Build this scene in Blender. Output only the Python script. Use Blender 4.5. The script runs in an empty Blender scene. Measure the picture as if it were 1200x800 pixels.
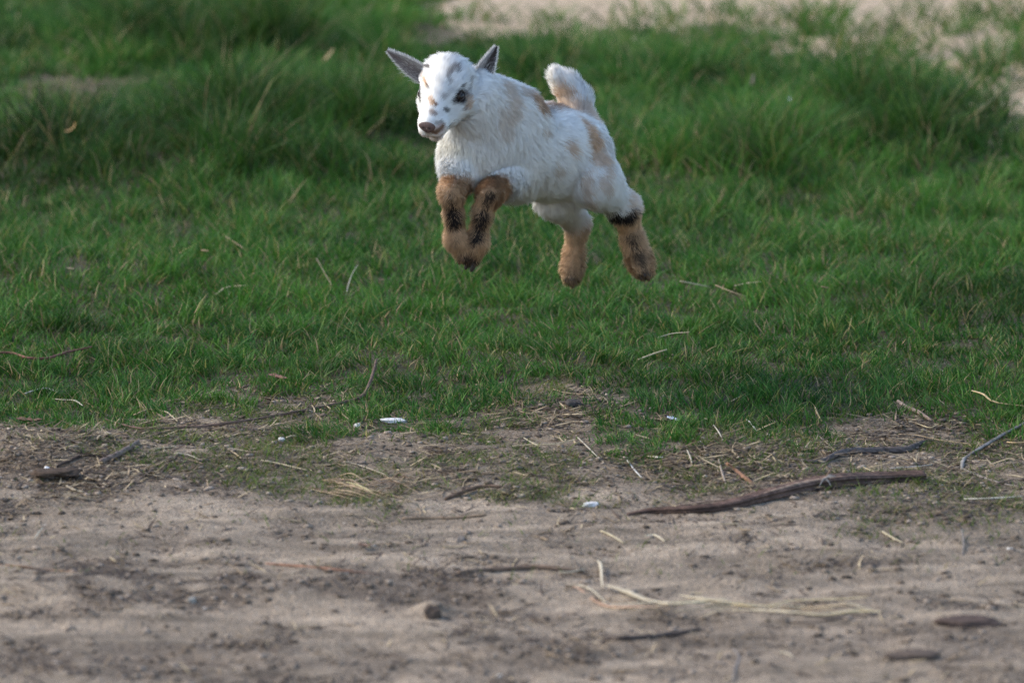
import bpy, math
import numpy as np
from mathutils import Vector, Matrix

scene = bpy.context.scene
COL = scene.collection
rng = np.random.default_rng(7)

# ------------------------------------------------------------------ camera, sky, sun, exposure
CAM_H = 1.45
PITCH = math.radians(10.0)
FPX = 5850.0                      # focal length in pixels of a 1200 px wide frame
cam_data = bpy.data.cameras.new("camera")
cam = bpy.data.objects.new("camera", cam_data)
COL.objects.link(cam)
cam.location = (0, 0, CAM_H)
cam.rotation_euler = (math.radians(90) - PITCH, 0, 0)
cam_data.sensor_width = 36.0
cam_data.lens = 36.0 * FPX / 1200.0
cam_data.clip_start = 0.1
cam_data.clip_end = 1000
cam_data.dof.use_dof = True
cam_data.dof.focus_distance = 7.78
cam_data.dof.aperture_fstop = 5.6
scene.camera = cam

SUN_EL, SUN_AZ = math.radians(40), math.radians(-80)   # azimuth from +Y (view direction), clockwise: sun on the left, a little beyond the goat
world = bpy.data.worlds.new("World")
scene.world = world
world.use_nodes = True
wn = world.node_tree.nodes
wl = world.node_tree.links
bg = wn["Background"]
sky = wn.new("ShaderNodeTexSky")
sky.sky_type = 'NISHITA'
sky.sun_disc = False
sky.sun_elevation = SUN_EL
sky.sun_rotation = SUN_AZ
sky.air_density = 1.0
sky.dust_density = 0.7
wl.new(sky.outputs[0], bg.inputs[0])
bg.inputs[1].default_value = 0.15
sun_data = bpy.data.lights.new("sun", 'SUN')
sun_data.energy = 1.75
sun_data.angle = math.radians(20)
sun_data.color = (1.0, 0.90, 0.74)
sun = bpy.data.objects.new("sun", sun_data)
COL.objects.link(sun)
sd = Vector((math.sin(SUN_AZ) * math.cos(SUN_EL), math.cos(SUN_AZ) * math.cos(SUN_EL), math.sin(SUN_EL)))
sun.rotation_euler = (-sd).to_track_quat('-Z', 'Y').to_euler()
sun.location = sd * 20
scene.view_settings.view_transform = 'Standard'
scene.view_settings.look = 'None'
scene.view_settings.gamma = 1.0
scene.view_settings.use_curve_mapping = False
scene.view_settings.exposure = 1.22
scene.cycles.use_denoising = True
scene.cycles.denoising_prefilter = 'NONE'
scene.cycles.use_adaptive_sampling = False
scene.cycles.max_bounces = 6
scene.cycles.transparent_max_bounces = 4

# ------------------------------------------------------------------ numpy noise
_perm = np.random.default_rng(11).permutation(512)
_val = np.random.default_rng(12).random(512)


def _h2(i, j):
    return _val[(_perm[i & 511] + j) & 511]


def vnoise(x, y, s=1.0, seed=0):
    x = np.asarray(x, float) / s + 37.3 + seed * 17.7
    y = np.asarray(y, float) / s + 91.7 + seed * 9.1
    i = np.floor(x).astype(int); j = np.floor(y).astype(int)
    fx = x - i; fy = y - j
    fx = fx * fx * (3 - 2 * fx); fy = fy * fy * (3 - 2 * fy)
    a = _h2(i, j); b = _h2(i + 1, j); c = _h2(i, j + 1); d = _h2(i + 1, j + 1)
    return (a * (1 - fx) + b * fx) * (1 - fy) + (c * (1 - fx) + d * fx) * fy


def fbm(x, y, s, n=4, seed=0):
    t = 0; a = 1; w = 0
    for k in range(n):
        t = t + a * vnoise(x, y, s / 2 ** k, seed + k * 5); w += a; a *= 0.5
    return t / w


def _h3(i, j, k):
    return _val[(_perm[(_perm[i & 511] + j) & 511] + k) & 511]


def vnoise3(p, s=1.0, seed=0):
    p = p / s + np.array([13.1, 57.9, 31.3]) + seed * 7.77
    i = np.floor(p).astype(int); f = p - i
    f = f * f * (3 - 2 * f)
    r = 0
    for dx in (0, 1):
        for dy in (0, 1):
            for dz in (0, 1):
                w = (f[:, 0] if dx else 1 - f[:, 0]) * (f[:, 1] if dy else 1 - f[:, 1]) * (f[:, 2] if dz else 1 - f[:, 2])
                r = r + w * _h3(i[:, 0] + dx, i[:, 1] + dy, i[:, 2] + dz)
    return r


def sstep(a, b, x):
    t = np.clip((np.asarray(x, float) - a) / (b - a), 0, 1)
    return t * t * (3 - 2 * t)


# ------------------------------------------------------------------ survey of the place: photograph pixel <-> point
CP, SP = math.cos(PITCH), math.sin(PITCH)
camp = np.array([0, 0, CAM_H])


def ray(px, py):
    a = (np.asarray(px, float) - 600) / FPX; b = (400 - np.asarray(py, float)) / FPX
    return np.stack([a, CP + b * SP, -SP + b * CP], -1)


def at_depth(px, py, Y):
    r = ray(px, py)
    return camp + r * (Y / r[..., 1])[..., None]


def survey(X, Y, Z=0.0):
    dx, dy, dz = X, Y, Z - CAM_H
    f = dy * CP - dz * SP
    u = dy * SP + dz * CP
    return 600 + FPX * dx / f, 400 - FPX * u / f


# clods and hollows with a place of their own: px, py, half width (m), half depth, height
MOUNDS = [(45, 545, .085, .10, .020), (30, 520, .10, .14, .012), (150, 535, .10, .12, .008), (470, 530, .16, .10, .008), (860, 525, .10, .12, .012),
          (1010, 590, .14, .08, .008), (300, 690, .30, .10, .012), (60, 700, .20, .08, .012), (640, 768, .10, .05, .010),
          (507, 715, .02, .03, .012), (1140, 733, .05, .03, .012), (1075, 770, .05, .03, .010), (200, 620, .4, .15, -.008),
          (180, 210, .50, .30, .035), (380, 175, .45, .30, .05), (1070, 150, .35, .40, .05), (850, 190, .45, .30, .03), (80, 330, .4, .3, .02), (560, 430, .3, .15, .012)]


def ground0(px, py):
    r = ray(px, py)
    t = CAM_H / -r[..., 2]
    return r[..., 0] * t, r[..., 1] * t


_M = [(ground0(m[0], m[1]), m[2:]) for m in MOUNDS]


def hgt(X, Y):
    X = np.asarray(X, float); Y = np.asarray(Y, float)
    h = (fbm(X, Y, .55, 3, 1) - .5) * .035
    near = sstep(9.0, 7.6, Y)
    h = h + (fbm(X, Y, .075, 4, 4) - .5) * (.005 + .007 * near)
    h = h + (np.abs(vnoise(X, Y, .022, 9) - .5) * .004 + (vnoise(X * .35, Y, .05, 19) - .5) * .006) * near
    for (c, (a, b, z)) in _M:
        h = h + z * np.exp(-(((X - c[0]) / a) ** 2 + ((Y - c[1]) / b) ** 2))
    far = sstep(16, 40, np.hypot(X, Y))
    return h + far * (fbm(X, Y, 30, 3, 2) - .5) * 1.2


def G(px, py):
    """the point of the ground seen at a photograph pixel"""
    r = ray(px, py); z = 0.0
    for _ in range(4):
        t = (CAM_H - z) / -r[..., 2]
        X, Y = r[..., 0] * t, r[..., 1] * t
        z = hgt(X, Y)
    return X, Y, z


# lawn edge in the photograph (x, y)
EX = [-400, 0, 60, 110, 160, 220, 300, 380, 420, 470, 540, 600, 660, 720, 800, 860, 920, 955, 985, 1060, 1120, 1200, 1600]
EY = [500, 498, 502, 504, 482, 462, 446, 444, 460, 488, 486, 474, 468, 476, 482, 494, 500, 500, 476, 474, 478, 486, 482]


def ell(px, py, cx, cy, a, b):
    return np.clip(1.25 - np.sqrt(((px - cx) / a) ** 2 + ((py - cy) / b) ** 2), 0, 1)


def blot(px, py, e, n, lo=.15, hi=.8):
    """an uneven patch: an ellipse whose edge is broken by noise n"""
    return sstep(lo, hi, ell(px, py, *e) * (1 + 2.2 * n))


def land(X, Y):
    """grass (dense), moss (low sparse green), sand_back (pale sand), dark (organic soil) masks"""
    px, py = survey(X, Y, 0)
    n = fbm(X, Y, .22, 4, 3) - .5
    n2 = fbm(X, Y, .06, 3, 8) - .5
    edge = np.interp(px, EX, EY) + 17 + n * 44 + n2 * 46
    grass = sstep(26, -26, py - edge)
    for e in [(748, 512, 85, 32), (480, 500, 85, 18), (920, 489, 55, 14), (1190, 500, 70, 16), (380, 520, 60, 10)]:
        grass = np.maximum(grass, blot(px, py, e, n2, .1, .6) * .95)
    grass = grass * (1 - blot(px, py, (655, 462, 60, 8), n2))
    grass = grass * (1 - .5 * blot(px, py, (345, 380, 50, 8), n2))
    grass = grass * (1 - .7 * blot(px, py, (110, 108, 190, 26), n + n2 * 1.6) * .9)
    grass = grass * (1 - .7 * blot(px, py, (510, 48, 50, 14), n + n2))
    grass = grass * (1 - .35 * sstep(60, 20, py) * sstep(420, 100, px))
    sx = np.interp(px, [-300, 430, 520, 620, 760, 850, 950, 1050, 1130, 1200, 1500], [-140, -45, 12, 56, 50, 46, 78, 112, 142, 168, 185])
    sand = sstep(-14, 22, sx - py + n * 70 + n2 * 80)
    sand = np.maximum(sand, blot(px, py, (1000, 75, 120, 22), n + n2) * .75)
    grass = grass * (1 - sand)
    moss = sstep(22, 8, py - np.interp(px, [-400, 0, 150, 330, 480, 600, 800, 900, 1050, 1200, 1600], [525, 525, 540, 585, 578, 574, 582, 560, 560, 600, 600]) + n * 50)
    moss = moss * sstep(-.2, .1, n + n2 * 1.2 + .06)
    moss = np.maximum(moss, blot(px, py, (1090, 600, 160, 70), n + n2) * .4)
    moss = np.maximum(moss, blot(px, py, (360, 572, 120, 16), n + n2) * .5)
    moss = np.clip(moss - sand, 0, 1) * (1 - grass * .5)
    dark = blot(px, py, (250, 690, 400, 32), n * .8 + n2 * 1.4)
    dark = np.maximum(dark, .7 * blot(px, py, (200, 780, 420, 40), n * 1.2 + n2 * 1.5))
    dark = np.maximum(dark, .6 * blot(px, py, (160, 560, 240, 30), n * 1.2 + n2 * 1.5))
    dark = np.maximum(dark, .75 * blot(px, py, (650, 768, 120, 16), n + n2))
    dark = np.maximum(dark, .6 * blot(px, py, (950, 770, 330, 40), n * 1.6 + n2))
    dark = np.maximum(dark, .65 * blot(px, py, (950, 580, 360, 70), n * 1.6 + n2))
    dark = np.maximum(dark, .5 * sstep(0, .2, n * .7 + n2))
    litter = sstep(-30, 10, py - edge) * sstep(110, 50, py - edge + n * 60)
    return grass, moss, sand, dark, litter


# ------------------------------------------------------------------ mesh helpers
def mesh_np(name, verts, faces_list, mat=None, colors=None, smooth=False, normals=None):
    """faces_list: list of int arrays (n,3) or (n,4)"""
    me = bpy.data.meshes.new(name)
    verts = np.ascontiguousarray(verts, np.float32)
    me.vertices.add(len(verts)); me.vertices.foreach_set("co", verts.ravel())
    loops = np.concatenate([f.ravel() for f in faces_list]).astype(np.int32)
    tot = np.concatenate([np.full(len(f), f.shape[1], np.int32) for f in faces_list])
    start = np.concatenate([[0], np.cumsum(tot)[:-1]]).astype(np.int32)
    me.loops.add(len(loops)); me.loops.foreach_set("vertex_index", loops)
    me.polygons.add(len(tot)); me.polygons.foreach_set("loop_start", start)
    try:
        me.polygons.foreach_set("loop_total", tot)
    except Exception:
        pass
    me.update(calc_edges=True)
    if smooth:
        me.polygons.foreach_set("use_smooth", np.ones(len(tot), bool))
    if colors is not None:
        c = np.ones((len(verts), 4), np.float32); c[:, :3] = colors
        at = me.color_attributes.new("Col", 'FLOAT_COLOR', 'POINT')
        at.data.foreach_set("color", c.ravel())
    if normals is not None:
        me.polygons.foreach_set("use_smooth", np.ones(len(tot), bool))
        me.normals_split_custom_set_from_vertices(np.ascontiguousarray(normals, np.float32).tolist() if False else normals.astype(np.float32))
    if mat: me.materials.append(mat)
    return me


def link(name, me, parent=None, **props):
    o = bpy.data.objects.new(name, me); COL.objects.link(o)
    if parent is not None: o.parent = parent
    for k, v in props.items(): o[k] = v
    return o


def empty(name, loc, **props):
    o = bpy.data.objects.new(name, None); COL.objects.link(o); o.location = loc
    o.empty_display_size = .05
    for k, v in props.items(): o[k] = v
    return o


def mat_new(name, rough=.8, spec=.3):
    m = bpy.data.materials.new(name); m.use_nodes = True
    nt = m.node_tree; b = nt.nodes["Principled BSDF"]
    b.inputs["Roughness"].default_value = rough
    b.inputs["Specular IOR Level"].default_value = spec
    return m, nt, b


def mat_attr(name, rough=.8, spec=.3, transl=0.0, noise=0.0, scale=300, bump=0.0, bump_scale=400, stretch=None):
    """base colour from the mesh's own colour attribute, varied by procedural noise"""
    m, nt, b = mat_new(name, rough, spec)
    at = nt.nodes.new("ShaderNodeAttribute"); at.attribute_name = "Col"
    src = at.outputs["Color"]
    tc = nt.nodes.new("ShaderNodeTexCoord"); vec = tc.outputs["Object"]
    if stretch:
        mp = nt.nodes.new("ShaderNodeMapping"); mp.inputs["Scale"].default_value = stretch
        nt.links.new(vec, mp.inputs[0]); vec = mp.outputs[0]
    if noise:
        nz = nt.nodes.new("ShaderNodeTexNoise"); nz.inputs["Scale"].default_value = scale; nz.inputs["Detail"].default_value = 5
        nt.links.new(vec, nz.inputs["Vector"])
        mr = nt.nodes.new("ShaderNodeMapRange"); mr.inputs[1].default_value = .3; mr.inputs[2].default_value = .7
        mr.inputs[3].default_value = 1 - noise; mr.inputs[4].default_value = 1 + noise
        nt.links.new(nz.outputs["Fac"], mr.inputs[0])
        mx = nt.nodes.new("ShaderNodeVectorMath"); mx.operation = 'SCALE'
        nt.links.new(src, mx.inputs[0]); nt.links.new(mr.outputs[0], mx.inputs["Scale"]); src = mx.outputs[0]
    nt.links.new(src, b.inputs["Base Color"])
    if bump:
        n2 = nt.nodes.new("ShaderNodeTexNoise"); n2.inputs["Scale"].default_value = bump_scale; n2.inputs["Detail"].default_value = 4
        nt.links.new(vec, n2.inputs["Vector"])
        bp = nt.nodes.new("ShaderNodeBump"); bp.inputs["Strength"].default_value = .8; bp.inputs["Distance"].default_value = bump
        nt.links.new(n2.outputs["Fac"], bp.inputs["Height"]); nt.links.new(bp.outputs[0], b.inputs["Normal"])
    if transl:
        tr = nt.nodes.new("ShaderNodeBsdfTranslucent"); nt.links.new(src, tr.inputs[0])
        ms = nt.nodes.new("ShaderNodeMixShader"); ms.inputs[0].default_value = transl
        out = nt.nodes["Material Output"]
        nt.links.new(b.outputs[0], ms.inputs[1]); nt.links.new(tr.outputs[0], ms.inputs[2]); nt.links.new(ms.outputs[0], out.inputs[0])
    return m


# ------------------------------------------------------------------ ground
def ground_material():
    m, nt, b = mat_new("sandy_soil", .95, .15)
    N, L = nt.nodes, nt.links
    at = N.new("ShaderNodeAttribute"); at.attribute_name = "Col"
    geo = N.new("ShaderNodeNewGeometry")
    def noise(scale, detail=5, rough=.6):
        n = N.new("ShaderNodeTexNoise"); n.inputs["Scale"].default_value = scale
        n.inputs["Detail"].default_value = detail; n.inputs["Roughness"].default_value = rough
        L.new(geo.outputs["Position"], n.inputs["Vector"]); return n.outputs["Fac"]
    def ramp(v, a, b_, c, d):
        r = N.new("ShaderNodeMapRange"); r.inputs[1].default_value = a; r.inputs[2].default_value = b_
        r.inputs[3].default_value = c; r.inputs[4].default_value = d; L.new(v, r.inputs[0]); return r.outputs[0]
    def mul(c, v):
        x = N.new("ShaderNodeVectorMath"); x.operation = 'SCALE'; L.new(c, x.inputs[0]); L.new(v, x.inputs["Scale"]); return x.outputs[0]
    def mix(f, a, col):
        x = N.new("ShaderNodeMix"); x.data_type = 'RGBA'; L.new(f, x.inputs[0]); L.new(a, x.inputs[6]); x.inputs[7].default_value = (*col, 1); return x.outputs[2]
    c = at.outputs["Color"]
    c = mul(c, ramp(noise(60), .3, .7, .78, 1.2))
    c = mul(c, ramp(noise(420, 3), .32, .68, .5, 1.45))
    c = mul(c, ramp(noise(900, 2), .3, .7, .7, 1.28))
    c = mix(ramp(noise(170, 3), .62, .72, 0, .75), c, (.05, .038, .03))     # dark organic grains
    c = mix(ramp(noise(230, 2, .4), .66, .74, 0, .7), c, (.50, .44, .38))   # pale grit
    L.new(c, b.inputs["Base Color"])
    bm = N.new("ShaderNodeBump"); bm.inputs["Strength"].default_value = 1; bm.inputs["Distance"].default_value = .004
    L.new(noise(180, 6, .7), bm.inputs["Height"])
    b2 = N.new("ShaderNodeBump"); b2.inputs["Strength"].default_value = 1; b2.inputs["Distance"].default_value = .008
    L.new(noise(45, 4), b2.inputs["Height"]); L.new(bm.outputs[0], b2.inputs["Normal"])
    L.new(b2.outputs[0], b.inputs["Normal"])
    return m


def build_ground():
    def grow(a, step, lim, k=1.25):
        r = []
        while a < lim:
            step *= k; a += step; r.append(a)
        return r
    xs = np.arange(-1.25, 1.2501, .0088)
    gx = grow(1.25, .0078, 400)
    xs = np.concatenate([-np.array(gx[::-1]), xs, gx])
    ys = np.concatenate([np.arange(5.3, 7.9, .0083), np.arange(7.9, 14.5, .027)])
    ys = np.concatenate([-np.array(grow(-5.3, .0075, 60))[::-1], ys, grow(14.5, .03, 600)])
    XX, YY = np.meshgrid(xs, ys)
    Z = hgt(XX, YY)
    v = np.stack([XX.ravel(), YY.ravel(), Z.ravel()], 1)
    nx, ny = len(xs), len(ys)
    i = np.arange(nx * ny).reshape(ny, nx)
    f = np.stack([i[:-1, :-1].ravel(), i[:-1, 1:].ravel(), i[1:, 1:].ravel(), i[1:, :-1].ravel()], 1)
    X, Y = XX.ravel(), YY.ravel()
    g, m, s, d, l = land(X, Y)
    tint = (.6 * (fbm(X, Y, .35, 3, 21) - .5) + .6 * (fbm(X * .5, Y, .09, 4, 23) - .5))[:, None]
    c = np.array([.275, .215, .158]) * (1 + tint * .9)
    mixc = lambda c, w, col: c * (1 - w[:, None]) + np.array(col) * w[:, None]
    c = c * (1 + 1.1 * (fbm(X * .22, Y, .030, 3, 27) - .5))[:, None]
    c = mixc(c, blot(*survey(X, Y, 0), (110, 108, 220, 30), fbm(X, Y, .1, 2, 90) - .5), (.36, .27, .15))
    c = mixc(c, l * .45, (.15, .11, .075))
    c = mixc(c, d * .62, (.085, .062, .048))
    c = mixc(c, np.clip(g + m * .6, 0, 1) ** 1.5 * .9, (.05, .048, .025))
    c = mixc(c, s, (.50, .375, .26))
    me = mesh_np("ground", v, [f], ground_material(), c, smooth=True)
    link("ground", me, kind="structure", label="sandy ground with lawn soil")


build_ground()


# ------------------------------------------------------------------ blades (grass)
def ribbons(P, D0, L, W, bend, colors, segs=3, side=None, tipcol=None, droop=None):
    """curved tapering blades. P roots, D0 unit start dirs, L length, W width, bend = horizontal unit vec * amount"""
    n = len(P)
    if side is None:
        a = rng.random(n) * 2 * np.pi
        side = np.stack([np.cos(a), np.sin(a), np.zeros(n)], 1)
    vs = []; cs = []
    widths = {2: [1, .7, 0], 3: [.85, 1, .6, 0], 4: [.8, 1, .85, .5, 0]}[segs]
    for k in range(segs + 1):
        t = k / segs
        c = P + D0 * (L * t)[:, None] + bend * (L * t * t)[:, None]
        if droop is not None: c[:, 2] -= droop * L * t ** 2.4
        if k < segs:
            w = side * (W * widths[k] * .5)[:, None]
            vs += [c - w, c + w]
        else:
            vs.append(c)
        cc = colors if tipcol is None else colors * (1 - t) + tipcol * t
        cs += [cc, cc] if k < segs else [cc]
    nv = 2 * segs + 1
    V = np.stack(vs, 1).reshape(-1, 3); C = np.stack(cs, 1).reshape(-1, 3)
    b = (np.arange(n) * nv)[:, None]
    q = np.concatenate([b + np.array([2 * k, 2 * k + 1, 2 * k + 3, 2 * k + 2]) for k in range(segs - 1)])
    t = b + np.array([2 * segs - 2, 2 * segs - 1, 2 * segs])
    return V, q, t, C


def scatter(n, y0, y1, margin=.32):
    n = int(n * (.1035 * (y0 + y1) / 2 + margin) / (.1035 * (y0 + y1) / 2 + .32))
    Y = np.sqrt(rng.random(n) * (y1 ** 2 - y0 ** 2) + y0 ** 2)
    X = (rng.random(n) * 2 - 1) * (Y * .1035 + margin)
    return X, Y


grass_mat = mat_attr("grass_blade", .55, .18, transl=.38)
dry_mat = mat_attr("dry_straw", .65, .3, transl=.12, noise=.25, scale=500)


def grass_color(X, Y, n):
    t = fbm(X, Y, .5, 3, 31)[:, None]
    r = rng.random((n, 1))
    a = np.array([.017, .066, .009]); b = np.array([.056, .158, .020]); blue = np.array([.028, .096, .018])
    c = a + (b - a) * np.clip(.15 + .5 * r + (t - .5) * 1.2, 0, 1)
    m = rng.random((n, 1)) < .22
    c = np.where(m, blue * (.8 + .5 * r), c)
    hl = rng.random((n, 1)) < .16
    c = np.where(hl, np.array([.095, .185, .040]) * (.7 + .5 * r), c)
    c = c * (.72 + .56 * vnoise(X, Y, .06, 34))[:, None] * (1 + (vnoise(X, Y, .16, 35) - .5) * .7 * sstep(8.5, 11, Y))[:, None]
    y = rng.random((n, 1)) < .07
    c = np.where(y, np.array([.16, .17, .05]) * (.7 + .6 * r), c)
    d = rng.random((n, 1)) < .05
    c = np.where(d, np.array([.30, .24, .13]) * (.6 + .6 * r), c)
    return c


SHADE_BANDS = [(120, 205, 280, 36), (370, 175, 190, 45), (1070, 170, 140, 38), (1130, 365, 190, 24), (880, 205, 80, 14), (250, 60, 160, 22), (60, 395, 90, 10), (330, 222, 120, 12)]  # bands of taller grass, with their shade painted into the blade colour


def shade_bands(px, py, X, Y):
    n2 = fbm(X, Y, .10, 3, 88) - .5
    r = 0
    for e in SHADE_BANDS: r = np.maximum(r, blot(px, py, e, n2, .05, .8))
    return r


def build_lawn():
    X, Y = scatter(760000, 6.6, 14.6, .6)
    g, m, s, d, l = land(X, Y)
    px, py = survey(X, Y, 0)
    tuft = vnoise(X, Y, .035, 41)
    dens = g * (.4 + .9 * sstep(.25, .7, tuft)) * np.interp(Y, [7, 8, 9, 14], [1.5, 1.1, .60, .26])
    keep = rng.random(len(X)) < dens * .70
    X, Y, g, px, py, tuft = X[keep], Y[keep], g[keep], px[keep], py[keep], tuft[keep]
    n = len(X)
    hmap = .018 + .020 * fbm(X, Y, .30, 3, 45) + .026 * tuft + .026 * sstep(.35, .75, vnoise(X, Y, .075, 47))
    hmap = hmap * np.interp(Y, [7.3, 8.2, 9.5, 12], [.44, .60, .95, 1.2])
    for e in [(370, 150, 170, 40), (130, 200, 200, 30), (1080, 150, 130, 60), (870, 200, 120, 25), (350, 215, 90, 10), (250, 50, 200, 40), (720, 90, 200, 40)]:
        hmap = hmap * (1 + .8 * sstep(0, .8, ell(px, py, *e)))
    shade_w = shade_bands(px, py, X, Y)
    hmap = hmap * (1 + .35 * shade_w) * (1 - .55 * blot(px, py, (110, 118, 230, 32), fbm(X, Y, .1, 2, 90) - .5)) * (1 - .68 * sstep(120, 50, py) * sstep(450, 540, px)) * (1 - .55 * sstep(190, 110, py) * sstep(980, 1100, px))
    hmap = hmap * (1 + (vnoise(X, Y, .13, 36) - .5) * 1.1 * sstep(8.5, 10.5, Y))
    hmap = hmap * (.45 + .55 * g)
    L = hmap * (.6 + .7 * rng.random(n))
    W = (.0013 + .0011 * rng.random(n)) * np.interp(Y, [7, 9, 14], [1, 1.3, 2.6])
    la = rng.random(n) * 2 * np.pi
    ca = vnoise(X, Y, .05, 51) * 4 * np.pi
    lean = np.stack([np.cos(la) * .38 + np.cos(ca) * .38, np.sin(la) * .38 + np.sin(ca) * .38, np.ones(n)], 1)
    lean /= np.linalg.norm(lean, axis=1)[:, None]
    ba = rng.random(n) * 2 * np.pi; bm = .2 + .6 * rng.random(n) ** 1.3
    bend = np.stack([np.cos(ba) * bm + np.cos(ca) * .2, np.sin(ba) * bm + np.sin(ca) * .2, -bm * .35], 1)
    P = np.stack([X, Y, hgt(X, Y) - .002], 1)
    c = grass_color(X, Y, n) * (1.14 - .52 * shade_w)[:, None]  # shade of the bands painted as darker blades
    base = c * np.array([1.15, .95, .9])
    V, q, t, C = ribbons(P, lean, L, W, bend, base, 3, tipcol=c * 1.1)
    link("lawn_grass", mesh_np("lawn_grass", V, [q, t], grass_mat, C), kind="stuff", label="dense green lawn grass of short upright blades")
    print("lawn blades", n)


def build_moss():
    X, Y = scatter(300000, 5.7, 8.8)
    g, m, s, d, l = land(X, Y)
    keep = rng.random(len(X)) < np.maximum(m * .85, .02 * (Y > 6.4) * (1 - g)) * (.3 + vnoise(X, Y, .03, 61))
    X, Y = X[keep], Y[keep]; n = len(X)
    L = .005 + .014 * rng.random(n) ** 1.5 + .014 * (rng.random(n) < .15)
    W = .0010 + .0012 * rng.random(n)
    la = rng.random(n) * 2 * np.pi; a = .3 + .8 * rng.random(n)
    lean = np.stack([np.cos(la) * a, np.sin(la) * a, np.ones(n)], 1); lean /= np.linalg.norm(lean, axis=1)[:, None]
    bend = np.stack([np.cos(la), np.sin(la), -np.ones(n) * .6], 1) * .4
    P = np.stack([X, Y, hgt(X, Y) - .001], 1)
    r = rng.random((n, 1))
    c = np.array([.085, .130, .022]) * (.6 + .8 * r)
    c = np.where(rng.random((n, 1)) < .3, np.array([.18, .15, .06]) * (.6 + .8 * r), c)
    V, q, t, C = ribbons(P, lean, L, W, bend, c, 2)
    link("low_moss_and_sprouts", mesh_np("low_moss_and_sprouts", V, [q, t], grass_mat, C), kind="stuff", label="sparse olive moss and tiny sprouts on the bare soil")
    print("moss", n)


def build_tall():
    """loose long arching blades in front of the pale sand at the back"""
    Ps = []; Ls = []
    spots = []
    for k in range(210):
        x = rng.uniform(540, 1230); y = rng.uniform(14, 120)
        spots.append((x, y))
    for x in (1010, 1030, 1045, 1060, 1075, 1090, 1120, 1150): spots += [(x, rng.uniform(120, 165))] * 2
    for k in range(40): spots.append((rng.uniform(0, 480), rng.uniform(5, 90)))
    roots = []
    for (x, y) in spots:
        gx, gy, gz = G(x, y)
        m = rng.integers(10, 26)
        rx = gx + rng.normal(0, .025, m); ry = gy + rng.normal(0, .03, m)
        roots.append(np.stack([rx, ry, np.full(m, rng.uniform(.07, .15) * (1.3 if x > 900 else 1.0))], 1))
    R = np.concatenate(roots); n = len(R)
    X, Y = R[:, 0], R[:, 1]
    L = R[:, 2] * (.4 + .7 * rng.random(n))
    W = .0032 + .0022 * rng.random(n)
    la = rng.random(n) * 2 * np.pi; a = .15 + .7 * rng.random(n)
    lean = np.stack([np.cos(la) * a, np.sin(la) * a * .6, np.ones(n)], 1); lean /= np.linalg.norm(lean, axis=1)[:, None]
    bend = np.stack([np.cos(la), np.sin(la) * .6, -np.ones(n) * .5], 1) * (.3 + .4 * rng.random(n))[:, None]
    c = grass_color(X, Y, n) * np.array([1.15, 1.0, .9])
    P = np.stack([X, Y, hgt(X, Y) - .003], 1)
    V, q, t, C = ribbons(P, lean, L, W, bend, c * .9, 4, tipcol=c * 1.15)
    link("tall_grass", mesh_np("tall_grass", V, [q, t], grass_mat, C), kind="stuff", label="loose tall arching grass blades before the pale sand")


build_lawn(); build_moss(); build_tall()


# ------------------------------------------------------------------ litter and crumbs (too many to count)
def build_litter():
    X, Y = scatter(230000, 5.75, 9.2)
    g, m, s, d, l = land(X, Y)
    keep = rng.random(len(X)) < (l * .75 + .03 + .30 * d * (Y < 7.4)) * (.25 + 1.2 * sstep(.35, .7, vnoise(X, Y, .09, 71))) * (1 - .55 * g)
    X, Y = X[keep], Y[keep]; n = len(X)
    L = .006 + .042 * rng.random(n) ** 2.6
    W = .0009 + .0019 * rng.random(n) ** 1.5
    a = rng.random(n) * 2 * np.pi
    D = np.stack([np.cos(a), np.sin(a), .06 + .22 * rng.random(n) ** 2], 1)
    bend = np.stack([-np.sin(a), np.cos(a), -np.full(n, .2)], 1) * (rng.normal(0, .25, n))[:, None]
    P = np.stack([X, Y, hgt(X, Y) + .001], 1)
    r = rng.random((n, 1)); k = rng.random((n, 1))
    k = np.clip(k + .35 * (d[keep] * (1 - l[keep]))[:, None], 0, .87)
    c = np.where(k < .26, [.40, .31, .19], np.where(k < .52, [.24, .17, .10], np.where(k < .88, [.085, .058, .040], [.30, .27, .25]))) * (.6 + .7 * r)
    side = np.stack([-np.sin(a), np.cos(a), .8 * (rng.random(n) - .5)], 1)
    V, q, t, C = ribbons(P, D, L, W, bend, c, 3, side=side)
    # give every piece thickness: a second sheet just below, joined as a closed wedge by its upper and lower faces
    n7 = len(V)
    V2 = V.copy(); V2[:, 2] -= .0009
    V = np.concatenate([V, V2]); C = np.concatenate([C, C])
    link("straw_litter", mesh_np("straw_litter", V, [q, t, q[:, ::-1] + n7, t[:, ::-1] + n7], dry_mat, C), kind="stuff",
         label="fine broken straw, roots and bark crumbs strewn along the lawn edge")
    print("litter", n)


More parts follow.
